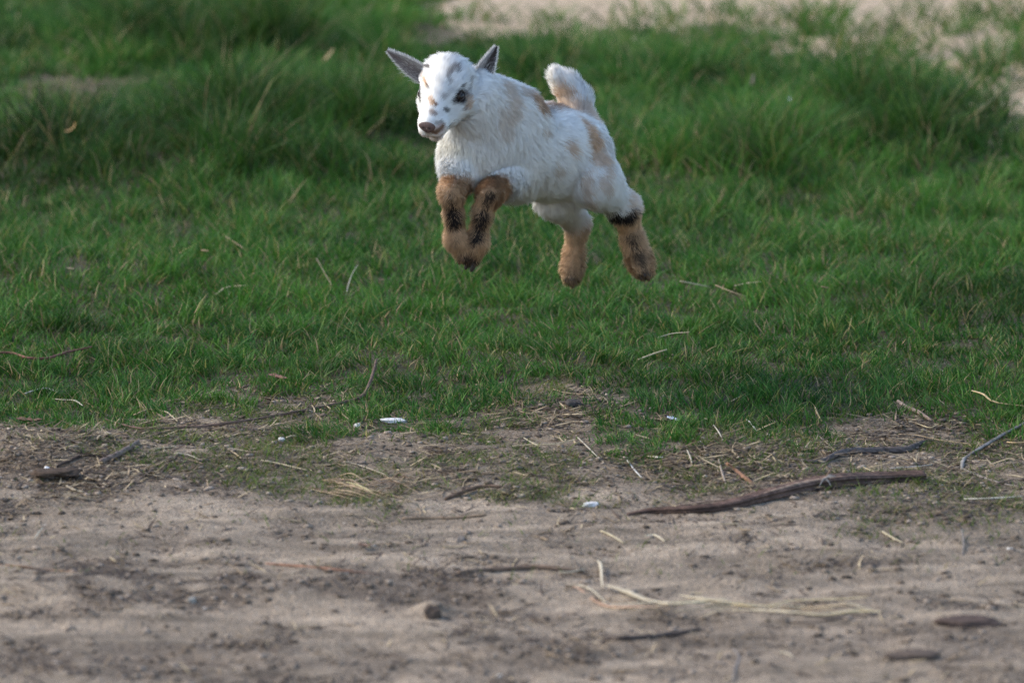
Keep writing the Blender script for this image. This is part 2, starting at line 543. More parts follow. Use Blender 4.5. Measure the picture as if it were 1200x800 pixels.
def crumbs(name, X, Y, R, C, label, mat, sink=.35):
    n = len(X)
    O = np.array([[1, 0, 0], [0, 1, 0], [-1, 0, 0], [0, -1, 0], [.5, .5, .75], [-.5, .5, .6], [-.5, -.5, .8], [.5, -.5, .65], [0, 0, -1]], float)
    F = np.array([[0, 1, 4], [1, 2, 5], [2, 3, 6], [3, 0, 7], [0, 4, 7], [1, 5, 4], [2, 6, 5], [3, 7, 6], [4, 5, 6], [4, 6, 7], [1, 0, 8], [2, 1, 8], [3, 2, 8], [0, 3, 8]])
    J = O[None] * (1 + .8 * (rng.random((n, 9, 3)) - .5))
    a = rng.random(n) * 2 * np.pi; ca, sa = np.cos(a)[:, None], np.sin(a)[:, None]
    J = np.stack([J[..., 0] * ca - J[..., 1] * sa, J[..., 0] * sa + J[..., 1] * ca, J[..., 2] * .7], -1)
    s = np.stack([1 + .6 * rng.random(n), .8 + .4 * rng.random(n), np.ones(n)], 1)
    V = J * (R[:, None] * s)[:, None, :]
    V += np.stack([X, Y, hgt(X, Y) + R * (.5 - sink)], 1)[:, None]
    Fi = (np.arange(n) * 9)[:, None, None] + F[None]
    return link(name, mesh_np(name, V.reshape(-1, 3), [Fi.reshape(-1, 3)], mat, np.repeat(C, 9, 0)), kind="stuff", label=label)


soil_mat = mat_attr("soil_crumb", .95, .1, noise=.3, scale=300, bump=.002, bump_scale=500)


def build_crumbs():
    X, Y = scatter(90000, 5.7, 8.4)
    g, m, s, d, l = land(X, Y)
    keep = rng.random(len(X)) < (.05 + .42 * d + .22 * l) * (1 - g)
    X, Y = X[keep], Y[keep]; n = len(X)
    R = .0008 + .0046 * rng.random(n) ** 4
    k = rng.random((n, 1)); r = rng.random((n, 1))
    C = np.where(k < .5, [.13, .098, .074], np.where(k < .996, [.27, .215, .17], [.50, .46, .42])) * (.6 + .7 * r)
    crumbs("soil_crumbs", X, Y, R, C, "small soil crumbs and grit scattered on the sand", soil_mat)
    print("crumbs", n)


build_litter(); build_crumbs()


# ------------------------------------------------------------------ sticks, straws, leaves and stones one by one
def catmull(pts, m=6):
    pts = np.asarray(pts, float)
    P = np.vstack([2 * pts[0] - pts[1], pts, 2 * pts[-1] - pts[-2]])
    out = []
    for i in range(1, len(P) - 2):
        for k in range(m):
            t = k / m
            out.append(.5 * ((2 * P[i]) + (-P[i - 1] + P[i + 1]) * t + (2 * P[i - 1] - 5 * P[i] + 4 * P[i + 1] - P[i + 2]) * t * t + (-P[i - 1] + 3 * P[i] - 3 * P[i + 1] + P[i + 2]) * t ** 3))
    out.append(P[-2])
    return np.array(out)


def tube_mesh(name, pts, rad, mat, col, sides=8, flat=1.0, rough=.15, colvar=.25, ridges=0, m=6, endcol=None):
    """a solid tapering stalk along pts (k,3); rad: list at the pts"""
    pts = np.asarray(pts, float)
    Q = catmull(pts, m)
    n = len(Q)
    rr = np.interp(np.linspace(0, len(pts) - 1, n), range(len(pts)), rad)
    T = np.gradient(Q, axis=0); T /= np.linalg.norm(T, axis=1)[:, None] + 1e-12
    S = np.cross(T, [0, 0, 1.]); S /= np.linalg.norm(S, axis=1)[:, None] + 1e-9
    U = np.cross(S, T)
    a = np.arange(sides) / sides * 2 * np.pi
    prof = 1 + rough * (rng.random((n, sides)) - .5) * 2
    if ridges: prof = prof * (1 + .18 * np.sin(a * ridges + rng.random() * 6)[None] + .14 * rng.normal(size=sides)[None] + .12 * (vnoise(np.repeat(np.arange(n), sides), np.tile(np.arange(sides) * 3., n), 7., 3).reshape(n, sides) - .5))
    V = Q[:, None] + (S[:, None] * np.cos(a)[None, :, None] + U[:, None] * (np.sin(a) * flat)[None, :, None]) * (rr[:, None] * prof)[..., None]
    V = V.reshape(-1, 3)
    V = np.vstack([V, Q[0] - T[0] * rr[0] * .3, Q[-1] + T[-1] * rr[-1] * .3])
    i = np.arange(n - 1)[:, None] * sides; j = np.arange(sides)[None]; j2 = (j + 1) % sides
    q = np.stack([i + j, i + sides + j, i + sides + j2, i + j2], -1).reshape(-1, 4)
    e = n * sides
    j = np.arange(sides); j2 = (j + 1) % sides
    t0 = np.stack([np.full(sides, e), j, j2], 1); t1 = np.stack([np.full(sides, e + 1), (n - 1) * sides + j2, (n - 1) * sides + j], 1)
    base = np.array(col, float)
    band = np.repeat(1 + colvar * 1.4 * (fbm(np.arange(n) + rng.random() * 99, np.zeros(n), 9., 3, 5) - .5), sides)
    line = np.tile(1 + colvar * 1.6 * (rng.random(sides) - .5), n)
    C = base[None] * (band * line)[:, None]
    ec = base if endcol is None else np.array(endcol)
    C = np.vstack([C, ec, ec])
    return mesh_np(name, V, [q, t0, t1], mat, C, smooth=True)


wood_mat = mat_attr("weathered_wood", .85, .2, noise=.45, scale=160, bump=.003, bump_scale=260, stretch=(.25, 1, 1))
straw_mat = mat_attr("straw_stalk", .55, .35, noise=.22, scale=200)
chip_mat = mat_attr("pale_chip", .6, .3, noise=.08, scale=300)
leaf_mat = mat_attr("dry_leaf", .7, .25, transl=.15, noise=.3, scale=250)


def gpts(P, r, lift=None):
    P = np.asarray(P, float)
    X, Y, Z = G(P[:, 0], P[:, 1])
    z = Z + np.asarray(r) * .75
    if lift is not None: z = z + np.asarray(lift)
    return np.stack([X, Y, z], 1)


def place(name, P, r, col, label, cat, group=None, mat=None, lift=None, **kw):
    P = np.asarray(P, float)
    if np.isscalar(r): r = [r * .8] + [r] * (len(P) - 2) + [r * .6]
    W = gpts(P, r, lift)
    o0 = W.mean(0)
    me = tube_mesh(name, W - o0, r, mat or straw_mat, col, **kw)
    pr = dict(label=label, category=cat)
    if group: pr["group"] = group
    o = link(name, me, **pr); o.location = o0
    return o


STRAW = (.50, .40, .24); PALE = (.46, .39, .28); TAN = (.36, .25, .14); RUST = (.24, .12, .06); DARK = (.060, .040, .032); GREY = (.26, .235, .22); BROWN = (.13, .085, .06)

# the big dark stick, with its knot of grey fibres
W = gpts([(735, 604), (765, 601), (810, 600), (850, 596), (885, 588), (920, 580), (950, 574), (985, 569), (1030, 566), (1083, 563)],
         [.002, .0045, .0055, .006, .0075, .0085, .0095, .0095, .009, .0085])
o0 = W.mean(0)
stick = empty("stick", o0, label="thick dark brown split stick lying on the sand right of centre", category="stick", group="sticks lying on the sandy ground")
rad = [.002, .0048, .006, .0068, .0084, .0098, .0108, .0108, .0102, .0095]
link("wood", tube_mesh("wood", W - o0, rad, wood_mat, (.085, .052, .040), sides=26, flat=.85, rough=.08, colvar=.9, ridges=5, m=14, endcol=(.16, .11, .08)), stick)
W2 = W + np.array([0, -.0035, .0035]); W2 = W2[4:9]
link("split_ridge", tube_mesh("split_ridge", W2 - o0, [.002, .0048, .0055, .0048, .002], wood_mat, (.20, .135, .095), sides=7, rough=.2, colvar=.5, m=8), stick)
W3 = gpts([(795, 597), (830, 593), (870, 588)], [.003] * 3, [.004] * 3)
link("peeling_bark", tube_mesh("peeling_bark", W3 - o0, [.001, .0028, .0012], wood_mat, (.26, .18, .13), sides=6, flat=.5), stick)
kx, ky, kz = G(967, 573)
kn = []
for k in range(9):
    a = rng.uniform(0, 2 * math.pi); l = rng.uniform(.008, .018)
    p0 = np.array([kx, ky - .006, kz + .016]); d = np.array([math.cos(a), -abs(math.sin(a)) * .5, rng.uniform(-.9, .6)])
    W4 = np.array([p0, p0 + d * l * .5 + [0, 0, .002], p0 + d * l])
    link("fibre", tube_mesh("fibre", W4 - o0, [.0018, .0012, .0004], wood_mat, GREY, sides=5, m=3), stick)
W4 = np.array([[kx + .002, ky, kz + .014], [kx + .006, ky + .002, kz + .024], [kx + .009, ky + .004, kz + .030]])
link("broken_spur", tube_mesh("broken_spur", W4 - o0, [.0022, .0018, .001], wood_mat, BROWN, sides=6, m=3), stick)

GS = "sticks lying on the sandy ground"
place("stick", [(916, 534), (935, 540), (962, 542), (985, 535), (1005, 531), (1035, 530), (1062, 528), (1075, 523), (1086, 518)],
      [.001, .002, .0028, .0042, .0045, .0042, .0048, .0034, .0016], (.11, .085, .075), "thin curved grey brown stick just above the thick dark stick", "stick", GS, wood_mat, sides=9, ridges=3, colvar=.5)
f = empty("forked_twig", tuple(np.array(G(1135, 545))), label="pale grey bent twig forking at the right edge of the soil", category="twig", group=GS)
o0 = np.array(f.location)
Wf = gpts([(1215, 494), (1200, 502), (1175, 516), (1155, 528), (1137, 535)], [.0028, .003, .0032, .0034, .003], [.008, .006, .006, .004, .002])
link("upper_branch", tube_mesh("upper_branch", Wf - o0, [.0022, .0024, .0026, .0028, .0022], wood_mat, (.17, .15, .135), sides=9, colvar=.8, ridges=3, rough=.22), f)
Wf = gpts([(1137, 535), (1129, 542), (1127, 551)], [.003, .004, .003], [.002, .001, 0]); link("elbow", tube_mesh("elbow", Wf - o0, [.0022, .0034, .0022], wood_mat, (.23, .21, .19), sides=8, flat=.7), f)
Wf = gpts([(1127, 551), (1143, 557), (1160, 563), (1180, 569), (1210, 573)], [.0024, .0022, .002, .0018, .0012]); link("lower_branch", tube_mesh("lower_branch", Wf - o0, [.002, .0017, .0016, .0014, .001], wood_mat, (.24, .20, .17), sides=8, colvar=.4), f)

place("long_twig", [(123, 494), (140, 500), (168, 506), (205, 505), (240, 503), (275, 499), (305, 494), (345, 486), (375, 481), (405, 475), (425, 471), (433, 462), (438, 450), (441, 440)],
      [.0010, .0014, .0018, .0020, .0020, .0021, .0021, .0022, .0023, .0025, .0030, .0026, .0024, .002], (.15, .095, .07), "long thin brown twig running along the left lawn edge, bent up at its end", "twig", GS, wood_mat,
      lift=[.004] * 10 + [.008, .014, .020, .026], colvar=.4)
place("twig", [(54, 538), (75, 536), (98, 534), (118, 534)], .0022, DARK, "thin blackish twig beside a white speck at left", "twig", GS, wood_mat)
place("twig", [(118, 541), (135, 536), (150, 528), (162, 518)], .0042, (.16, .12, .10), "short thick grey brown twig slanting up at the left soil edge", "twig", GS, wood_mat, ridges=3)
place("twig", [(-15, 428), (14, 429), (32, 434), (55, 435), (80, 429), (108, 424)], .0022, (.15, .07, .05), "reddish brown twig lying in the grass at the far left", "twig", GS, wood_mat, lift=[.02] * 6)
place("stick", [(538, 672), (560, 670), (592, 668), (622, 667), (650, 668), (684, 671)], .0032, (.15, .10, .07), "slim brown stick flat on the sand left of the straw bundle", "stick", GS, wood_mat)
place("stick", [(708, 750), (730, 749), (762, 748), (792, 744), (820, 738)], .0036, (.085, .065, .055), "dark stick on the bare sand below the straw bundle", "stick", GS, wood_mat)
place("twig", [(522, 586), (540, 580), (562, 575), (588, 573)], .0030, (.12, .075, .05), "short dark twig at the sand edge near the middle", "twig", GS, wood_mat, lift=[0, .002, .004, .003])
place("twig", [(472, 606), (500, 608), (530, 608), (570, 604)], .0022, (.25, .17, .11), "tan brown twig on open sand below the short dark twig", "twig", GS, wood_mat)
place("root", [(312, 661), (350, 664), (395, 669), (445, 674)], .0018, (.22, .12, .08), "thin reddish root across the sand at lower left", "root", GS, wood_mat)
place("root", [(-10, 662), (22, 664), (55, 669), (90, 672)], .0016, (.30, .18, .11), "thin tan root at the left edge of the sand", "root", GS, wood_mat)
place("twig", [(1127, 626), (1129, 638), (1128, 651)], .0013, (.17, .15, .135), "small upright grey twig stub below the pale straw at right", "twig", GS, wood_mat, lift=[.006, .003, 0])
place("twig", [(1052, 472), (1064, 478), (1077, 485), (1092, 492)], .0034, (.25, .18, .14), "pale brown twig slanting down on the bare patch at upper right soil edge", "twig", GS, wood_mat)
place("twig", [(852, 545), (862, 553), (874, 562), (886, 570)], .0034, (.20, .105, .062), "rust coloured twig left of the thin curved stick", "twig", GS, wood_mat)
place("root", [(858, 760), (866, 770), (862, 782), (858, 800)], .0014, (.2, .175, .16), "pale grey crooked root at the bottom of the sand", "root", GS, wood_mat)
place("twig", [(205, 135), (225, 132), (245, 129), (262, 127)], .004, (.27, .24, .21), "grey stick resting in tall grass at the upper left", "twig", GS, wood_mat, lift=[.045] * 4)
place("twig", [(1145, 150), (1165, 143), (1185, 135), (1210, 128)], .003, (.22, .19, .10), "dry tan stem slanting in the grass at the upper right edge", "twig", GS, wood_mat, lift=[.05] * 4)

# straws: (points, radius, colour, label, lift)
GT = "straw stalks lying loose on lawn and soil"
ST = [
    ([(797, 350), (815, 349), (833, 347)], .0026, STRAW, "thick straw stub in the lawn just right below the goat's hind leg", .030),
    ([(861, 344), (876, 347), (891, 350)], .0018, PALE, "pale straw tilted down in the lawn right of the thick stub", .030),
    ([(838, 353), (856, 356), (874, 357)], .0016, TAN, "brownish straw in the lawn below the tilted pale straw", .028),
    ([(253, 353), (266, 350), (290, 352)], .0020, STRAW, "bright straw scrap in the lawn at mid left", .026),
    ([(262, 298), (275, 301), (289, 305)], .0014, TAN, "thin tan straw in deeper lawn at left", .035),
    ([(405, 356), (411, 340), (419, 330)], .0011, PALE, "upright wispy dry stem in the lawn left of the goat's legs", .030),
    ([(371, 322), (382, 338), (392, 350)], .0010, TAN, "wispy dry stem leaning beside the upright one", .030),
    ([(748, 428), (763, 425), (781, 423)], .0024, STRAW, "light straw piece in the front lawn below the goat", .018),
    ([(648, 458), (668, 461), (702, 463)], .0018, TAN, "straw lying in the small bare gap of the lawn edge", .002),
    ([(770, 404), (788, 405), (808, 407)], .0013, PALE, "thin pale straw in the lawn above the light straw piece", .025),
    ([(157, 491), (172, 486), (188, 483)], .0023, (.48, .33, .16), "orange tan straw half of the folded stalk at left", .006),
    ([(188, 483), (197, 489), (208, 498)], .0019, STRAW, "lighter straw half of the folded stalk at left", .006),
    ([(30, 472), (40, 466), (55, 463), (71, 466)], .0024, (.42, .38, .30), "pale arched root piece in grass at left", .012),
    ([(61, 471), (75, 474), (88, 476), (97, 483)], .0020, PALE, "bleached curved stalk in grass right of the arched root", .010),
    ([(98, 502), (108, 506), (121, 511)], .0016, STRAW, "straw stub just under the start of the long twig", .002),
    ([(178, 528), (190, 527), (206, 525)], .0018, STRAW, "level straw above the sand at left", .002),
    ([(206, 534), (220, 536), (238, 539)], .0016, PALE, "pale straw slightly right of the level straw", .002),
    ([(78, 570), (86, 576), (98, 578)], .0028, (.45, .36, .24), "curled pale straw sheath under the dark clod", .001),
    ([(306, 539), (330, 545), (360, 552)], .0020, STRAW, "yellow straw slanting down near the moss at left centre", .003),
    ([(403, 541), (425, 550), (455, 560)], .0020, (.42, .33, .22), "tan straw slanting right below the mossy patch", .003),
    ([(406, 570), (420, 573), (436, 578)], .0018, (.55, .46, .22), "short yellow straw on the brown litter heap", .006),
    ([(402, 479), (414, 485), (428, 487), (450, 491)], .0018, STRAW, "bent straw leading to the white chip", .003),
    ([(336, 515), (348, 512)], .0026, (.55, .45, .28), "short fat straw chip below the long twig", .002),
    ([(600, 525), (625, 524), (650, 523), (673, 519)], .0018, STRAW, "long straw across the moss at centre", .005),
    ([(677, 516), (688, 527), (700, 538)], .0015, PALE, "pale straw slanting down right of the long centre straw", .004),
    ([(614, 517), (624, 523), (634, 530)], .0015, STRAW, "straw crossing the long centre straw", .008),
    ([(735, 542), (743, 551), (752, 561)], .0017, (.60, .56, .50), "bleached straw below the front grass tuft", .003),
    ([(759, 536), (768, 540), (777, 538)], .0028, (.66, .56, .42), "cream curl of bark right of the bleached straw", .003),
    ([(805, 530), (809, 538), (811, 544)], .0015, PALE, "tiny upright straw right of the cream curl", .004),
    ([(842, 540), (846, 555), (851, 572)], .0019, (.40, .30, .22), "short straw standing left of the rust coloured twig", .004),
    ([(875, 495), (880, 500), (887, 508)], .0018, (.62, .58, .50), "white straw near the feather, slanting down", .004),
    ([(805, 497), (820, 503), (838, 507)], .0012, TAN, "thin dark straw right of the grey feather", .003),
    ([(836, 502), (842, 509), (846, 516)], .0014, PALE, "hooked pale straw right of the thin dark straw", .005),
    ([(958, 511), (965, 518), (975, 527)], .0016, STRAW, "straw slanting above the thin curved stick", .003),
    ([(955, 483), (958, 491), (963, 500)], .0018, (.48, .32, .14), "amber straw leaning on the right grass tuft", .008),
    ([(1053, 513), (1075, 516), (1105, 519), (1142, 523)], .0017, TAN, "long brownish straw above the end of the curved stick", .003),
    ([(1139, 469), (1152, 474), (1166, 478), (1205, 481)], .0024, (.52, .36, .18), "orange straw at the right edge of the lawn", .014),
    ([(1129, 586), (1160, 587), (1205, 583)], .0023, (.66, .60, .46), "bright level straw under the forked twig", .002),
    ([(1180, 521), (1190, 522), (1206, 522)], .0022, (.50, .34, .17), "orange straw touching the right picture edge by the forked twig", .003),
    ([(1043, 550), (1070, 550), (1092, 547)], .0014, (.45, .42, .38), "greyish straw between the two dark sticks", .003),
    ([(1034, 625), (1045, 631), (1058, 637)], .0020, STRAW, "straw below the end of the thick stick", .002),
    ([(704, 623), (715, 630), (731, 638)], .0022, STRAW, "greenish straw left below the thick stick's thin end", .002),
    ([(756, 630), (767, 631), (779, 635)], .0020, (.60, .50, .34), "short pale straw right of the greenish straw", .002),
    ([(655, 672), (668, 674), (686, 671)], .0022, PALE, "cream straw at the right end of the slim brown stick", .004),
    ([(1075, 500), (1090, 504), (1100, 500)], .0015, (.55, .42, .22), "short yellow straw on the bare patch at right", .003),
    ([(914, 765), (922, 767), (930, 771)], .0020, PALE, "tiny pale straw on the bottom sand", .001),
    ([(50, 622), (44, 628), (40, 634)], .0015, PALE, "small pale straw standing on sand at far left", .004),
    ([(1010, 548), (1030, 556), (1055, 559)], .0016, (.50, .38, .2), "yellow straw tucked above the thick stick", .002),
    ([(1080, 588), (1105, 590), (1135, 592)], .0016, (.40, .30, .18), "faint tan straw left of the bright level straw", .002),
]
for hash_i, (P, r, c, lab, lf) in enumerate(ST):
    r = r * .85; c = tuple(np.array(c) * .85)
    P = [(x, y) for x, y in P]
    P[len(P) // 2] = (P[len(P) // 2][0], P[len(P) // 2][1] + rng.normal(0, 1.2))
    if len(P) == 2: P = [P[0], ((P[0][0] + P[1][0]) / 2, (P[0][1] + P[1][1]) / 2 - .5), P[1]]
    place("straw", P, r, c, lab, "straw", GT, straw_mat, lift=list(lf * np.linspace(*( (.45, 1.0) if hash_i % 2 else (1.0, .5)), len(P)) + .0), sides=6, flat=.6, rough=.06, m=4)

# the straw bundle: one thing, its stalks parts
bx, by, bz = G(860, 712)
bun = empty("straw_bundle", (bx, by, bz), label="flattened bundle of pale straw stalks on the bare sand at lower right", category="straw bundle")
o0 = np.array([bx, by, bz])
for (P, r, c, lf) in [
    ([(699, 660), (705, 668), (706, 690)], .0016, PALE, [.010, .012, .004]),
    ([(710, 689), (735, 697), (760, 705), (787, 711)], .0036, PALE, [.006] * 4),
    ([(668, 689), (682, 692), (700, 706), (716, 712), (745, 713), (772, 714)], .0019, (.42, .26, .17), [.002] * 6),
    ([(668, 688), (680, 690), (694, 697), (712, 711)], .0016, PALE, [.006] * 4),
    ([(770, 711), (800, 710), (825, 706), (850, 703)], .0028, (.50, .40, .25), [.003] * 4),
    ([(795, 702), (825, 704), (860, 710), (893, 714)], .0028, PALE, [.008] * 4),
    ([(820, 703), (850, 709), (880, 712), (905, 713)], .0020, STRAW, [.004] * 4),
    ([(895, 713), (925, 709), (960, 706), (990, 705), (1021, 703)], .0024, STRAW, [.006] * 5),
    ([(860, 716), (895, 716), (930, 720), (965, 721), (985, 719)], .0028, PALE, [.002] * 5),
    ([(930, 722), (965, 722), (1000, 718), (1030, 719)], .0022, STRAW, [.004] * 4),
    ([(985, 711), (1000, 712), (1015, 717), (1026, 718)], .0022, PALE, [.008] * 4),
    ([(905, 718), (940, 714), (980, 712), (1010, 711)], .0016, (.45, .34, .2), [.003] * 4),
    ([(850, 716), (880, 714), (900, 717), (925, 716)], .0016, TAN, [.001] * 4),
    ([(900, 724), (940, 726), (990, 723), (1045, 722)], .0020, (.12, .085, .06), [0] * 4)]:
    P = [(x + rng.normal(0, 1.2), y + rng.normal(0, .8)) for x, y in P]; r = r * 1.2; c = tuple(np.array(c) * (1, .96, .9))
    Wb = gpts(P, [r * .4] * len(P), np.array(lf) * .6)
    link("stalk", tube_mesh("stalk", Wb - o0, [r * .4] + [r * rng.uniform(.7, 1.3) for _ in range(len(P) - 2)] + [r * .4], straw_mat, c, sides=9, flat=.4, rough=.16, colvar=.5), bun)

for k in range(26):
    cx = rng.uniform(730, 1010); cy = 707 + (cx - 730) * .03 + rng.normal(0, 3.5); l = rng.uniform(14, 55); sl = rng.normal(.02, .06)
    P = [(cx - l, cy - l * sl), (cx, cy + rng.normal(0, 1.2)), (cx + l, cy + l * sl)]; r = rng.uniform(.0006, .0014)
    Wb = gpts(P, [r] * 3, [0, rng.uniform(0, .005), 0])
    link("stalk", tube_mesh("stalk", Wb - o0, [r * .5, r, r * .3], straw_mat, [STRAW, PALE, TAN][k % 3], sides=6, flat=.5, m=5), bun)

# brown litter heap beside the open sand
hx, hy, hz = G(430, 570)
heap = empty("litter_heap", (hx, hy, hz), label="low heap of brown dead grass stems above the open sand left of centre", category="litter heap")
for k in range(34):
    cx, cy = rng.uniform(385, 470), rng.uniform(562, 582); l = rng.uniform(12, 34); sl = rng.normal(.16, .12)
    P = [(cx - l, cy - l * sl), (cx, cy + rng.normal(0, 1)), (cx + l, cy + l * sl)]
    r = rng.uniform(.0007, .0016)
    Wb = gpts(P, [r] * 3, [0, rng.uniform(.001, .010), .001])
    link("stem", tube_mesh("stem", Wb - np.array([hx, hy, hz]), [r * .6, r, r * .4], straw_mat, [TAN, (.17, .10, .06), (.30, .21, .12)][k % 3], sides=5, flat=.6, m=4), heap)


def lump(name, px, py, a, b, c, col, label, cat, mat, group=None, lift=0, seed=0, tilt=0, pinch=0):
    """an irregular closed solid: rounded and chipped"""
    nu, nv = 26, 16
    vs = []
    for j in range(1, nv):
        th = math.pi * j / nv
        for i in range(nu):
            ph = 2 * math.pi * i / nu
            vs.append((math.sin(th) * math.cos(ph), math.sin(th) * math.sin(ph), math.cos(th)))
    vs += [(0, 0, 1), (0, 0, -1)]
    V = np.array(vs)
    s = np.sign(V) * np.abs(V) ** .75
    r = .55 + .7 * vnoise3(V, .7, seed) + .35 * vnoise3(V, .28, seed + 3) + .15 * vnoise3(V, .12, seed + 5)
    V = s * r[:, None]
    V = V * [a, b, c]
    if pinch: V[:, 2] += pinch * (V[:, 0] / a) ** 2
    if tilt:
        ct, st_ = math.cos(tilt), math.sin(tilt); V = V @ np.array([[ct, 0, st_], [0, 1, 0], [-st_, 0, ct]])
    f = []; t = []
    for j in range(nv - 2):
        for i in range(nu):
            i2 = (i + 1) % nu; f.append((j * nu + i, (j + 1) * nu + i, (j + 1) * nu + i2, j * nu + i2))
    e = (nv - 1) * nu
    for i in range(nu):
        i2 = (i + 1) % nu; t.append((e, i, i2)); t.append((e + 1, (nv - 2) * nu + i2, (nv - 2) * nu + i))
    C = np.array(col)[None] * (.8 + .4 * rng.random((len(V), 1)))
    x, y, z = G(px, py)
    o = link(name, mesh_np(name, V, [np.array(f), np.array(t)], mat, C, smooth=True), label=label, category=cat)
    if group: o["group"] = group
    o.location = (x, y, z + c * .55 + lift)
    return o


lump("chip", 461, 494, .0165, .008, .0028, (.56, .545, .53), "flat white chip on the soil right of the bent straw", "chip", chip_mat, seed=1)
lump("pebble", 419, 501, .0045, .0045, .004, (.52, .5, .47), "small round white pebble left below the white chip", "pebble", chip_mat, seed=2)
lump("pebble", 693, 593, .009, .007, .0035, (.55, .53, .51), "white flat pebble left of the thick stick", "pebble", chip_mat, seed=3)
lump("pebble", 55, 537, .0040, .004, .0035, (.66, .66, .66), "white speck of stone at the end of the blackish twig", "pebble", chip_mat, seed=4)
lump("pebble", 225, 700, .0045, .005, .003, (.36, .33, .29), "pale pebble in the dark soil at lower left", "pebble", chip_mat, seed=5)
lump("pebble", 330, 516, .004, .004, .003, (.55, .53, .5), "tiny grey pebble left of the fat straw chip", "pebble", chip_mat, seed=6)
lump("soil_clod", 64, 561, .026, .018, .0040, (.075, .052, .038), "dark flat clod of soil overhanging its shadow at left", "clod", soil_mat, lift=.008, seed=7)
lump("soil_clod", 506, 712, .009, .010, .008, (.09, .066, .052), "upright dark clod on the open sand at lower centre", "clod", soil_mat, seed=8)
lump("soil_clod", 1136, 731, .032, .018, .0045, (.085, .06, .05), "long dark clod on the sand at lower right", "clod", soil_mat, seed=9)
lump("soil_clod", 1072, 769, .030, .014, .004, (.10, .075, .06), "blurry brown clod near the bottom right corner", "clod", soil_mat, seed=10)
lump("soil_clod", 672, 475, .010, .010, .006, (.07, .06, .055), "small dark clod in the bare gap of the lawn edge", "clod", soil_mat, seed=11)
lump("pebble", 540, 634, .005, .006, .004, (.2, .17, .15), "brown grey pebble on open sand near the centre", "pebble", soil_mat, seed=12)


def leaf(px, py, L, Wd, col, label, az, curl, lift, tilt=.2, cat="leaf", fold=.35):
    n, m = 12, 5
    V = []
    for side in (0, 1):
        for i in range(n + 1):
            t = i / n; w = Wd * (math.sin(math.pi * (t ** .8)) ** .8 + .05)
            for j in range(m):
                s = (j / (m - 1) - .5) * 2
                a = curl * (t - .5)
                x = math.sin(a) * L / max(abs(curl), .01) if abs(curl) > .01 else (t - .5) * L
                z = (1 - math.cos(a)) * L / max(abs(curl), .01)
                V.append((x, s * w * (1 + .15 * math.sin(9 * t)), z + abs(s) * w * fold + .0006 * math.sin(20 * t + 3 * s) - side * .0006))
    V = np.array(V)
    R = Matrix.Rotation(az, 3, 'Z') @ Matrix.Rotation(tilt, 3, 'Y')
    V = V @ np.array(R).T
    k = (n + 1) * m; q = []
    idx = lambda s, i, j: s * k + i * m + j
    for i in range(n):
        for j in range(m - 1):
            q.append((idx(0, i, j), idx(0, i + 1, j), idx(0, i + 1, j + 1), idx(0, i, j + 1)))
            q.append((idx(1, i, j), idx(1, i, j + 1), idx(1, i + 1, j + 1), idx(1, i + 1, j)))
        for j in (0, m - 1):
            a_ = (idx(0, i, j), idx(1, i, j), idx(1, i + 1, j), idx(0, i + 1, j)); q.append(a_ if j == 0 else a_[::-1])
    C = np.array(col)[None] * (.75 + .5 * rng.random((len(V), 1)))
    x, y, z = G(px, py)
    o = link("dry_leaf" if cat == "leaf" else "feather", mesh_np("leaf", V, [np.array(q)], leaf_mat, C, smooth=True), label=label, category=cat)
    o.location = (x, y, z + lift)
    if cat == "leaf": o["group"] = "dry leaves in the grass"
    return o


leaf(326, 450, .034, .009, (.26, .13, .09), "reddish brown dry leaf at the lawn edge left of centre", -.35, .8, .010, .15)
leaf(84, 187, .040, .006, (.52, .33, .15), "curled orange dry leaf caught in the grass at upper left", .2, 2.2, .060, -.55)
leaf(386, 95, .045, .008, (.28, .20, .11), "blurred brown leaf in the grass left of the goat's head", .5, .5, .060, -.8)
leaf(240, 320, .014, .004, (.50, .34, .20), "tiny tan leaf in the lawn at mid left", .1, .8, .040, .1)
leaf(83, 337, .012, .0035, (.42, .33, .22), "tiny pale leaf in the lawn near the left edge", .1, .8, .034, .1)
leaf(34, 500, .040, .010, (.17, .09, .06), "dark reddish leaf litter piece at the left lawn edge", .1, .9, .006, .05)
leaf(966, 357, .014, .004, (.34, .22, .14), "tiny brown leaf in the lawn right of the straws", .3, .8, .030, .2)
leaf(427, 643, .020, .006, (.20, .12, .08), "crumpled brown leaf on the open sand left of centre", .1, 1.4, .004, .1)
leaf(882, 124, .03, .004, (.20, .17, .12), "thin brown leaf in blurred grass behind the goat's tail", 1.2, .4, .06, -1.0)
leaf(790, 497, .026, .006, (.52, .56, .64), "small bluish grey feather at the front grass tuft", -.55, .5, .008, .15, cat="feather", fold=.2)
leaf(925, 140, .009, .003, (.6, .64, .7), "small bluish white feather tip in the grass at upper right", 1.2, .5, .045, -.9, cat="feather", fold=.2)

# ------------------------------------------------------------------ the goat
GY = 7.80


def gp(px, py, v):
    """point at photograph pixel (px,py), v cm beyond the goat's middle plane; in cm relative to the goat's middle"""
    return at_depth(np.array(px, float), np.array(py, float), GY + v / 100.)


GO = gp(630, 250, 0)                 # origin of the goat: under the belly
# head frame
yaw, pit = math.radians(26), math.radians(49)
hh = np.array([-math.sin(yaw), -math.cos(yaw), 0])
HM = math.cos(pit) * hh + np.array([0, 0, -math.sin(pit)])        # muzzle direction
HL = np.array([math.cos(yaw), -math.sin(yaw), 0])                  # goat's left
HD = math.sin(pit) * hh + np.array([0, 0, math.cos(pit)])         # dorsal
tl = math.radians(-4)                                              # slight tilt of the head
HL, HD = HL * math.cos(tl) + HD * math.sin(tl), HD * math.cos(tl) - HL * math.sin(tl)
HC = gp(523, 100, -14)
HR = np.stack([HL, HM, HD])          # rows


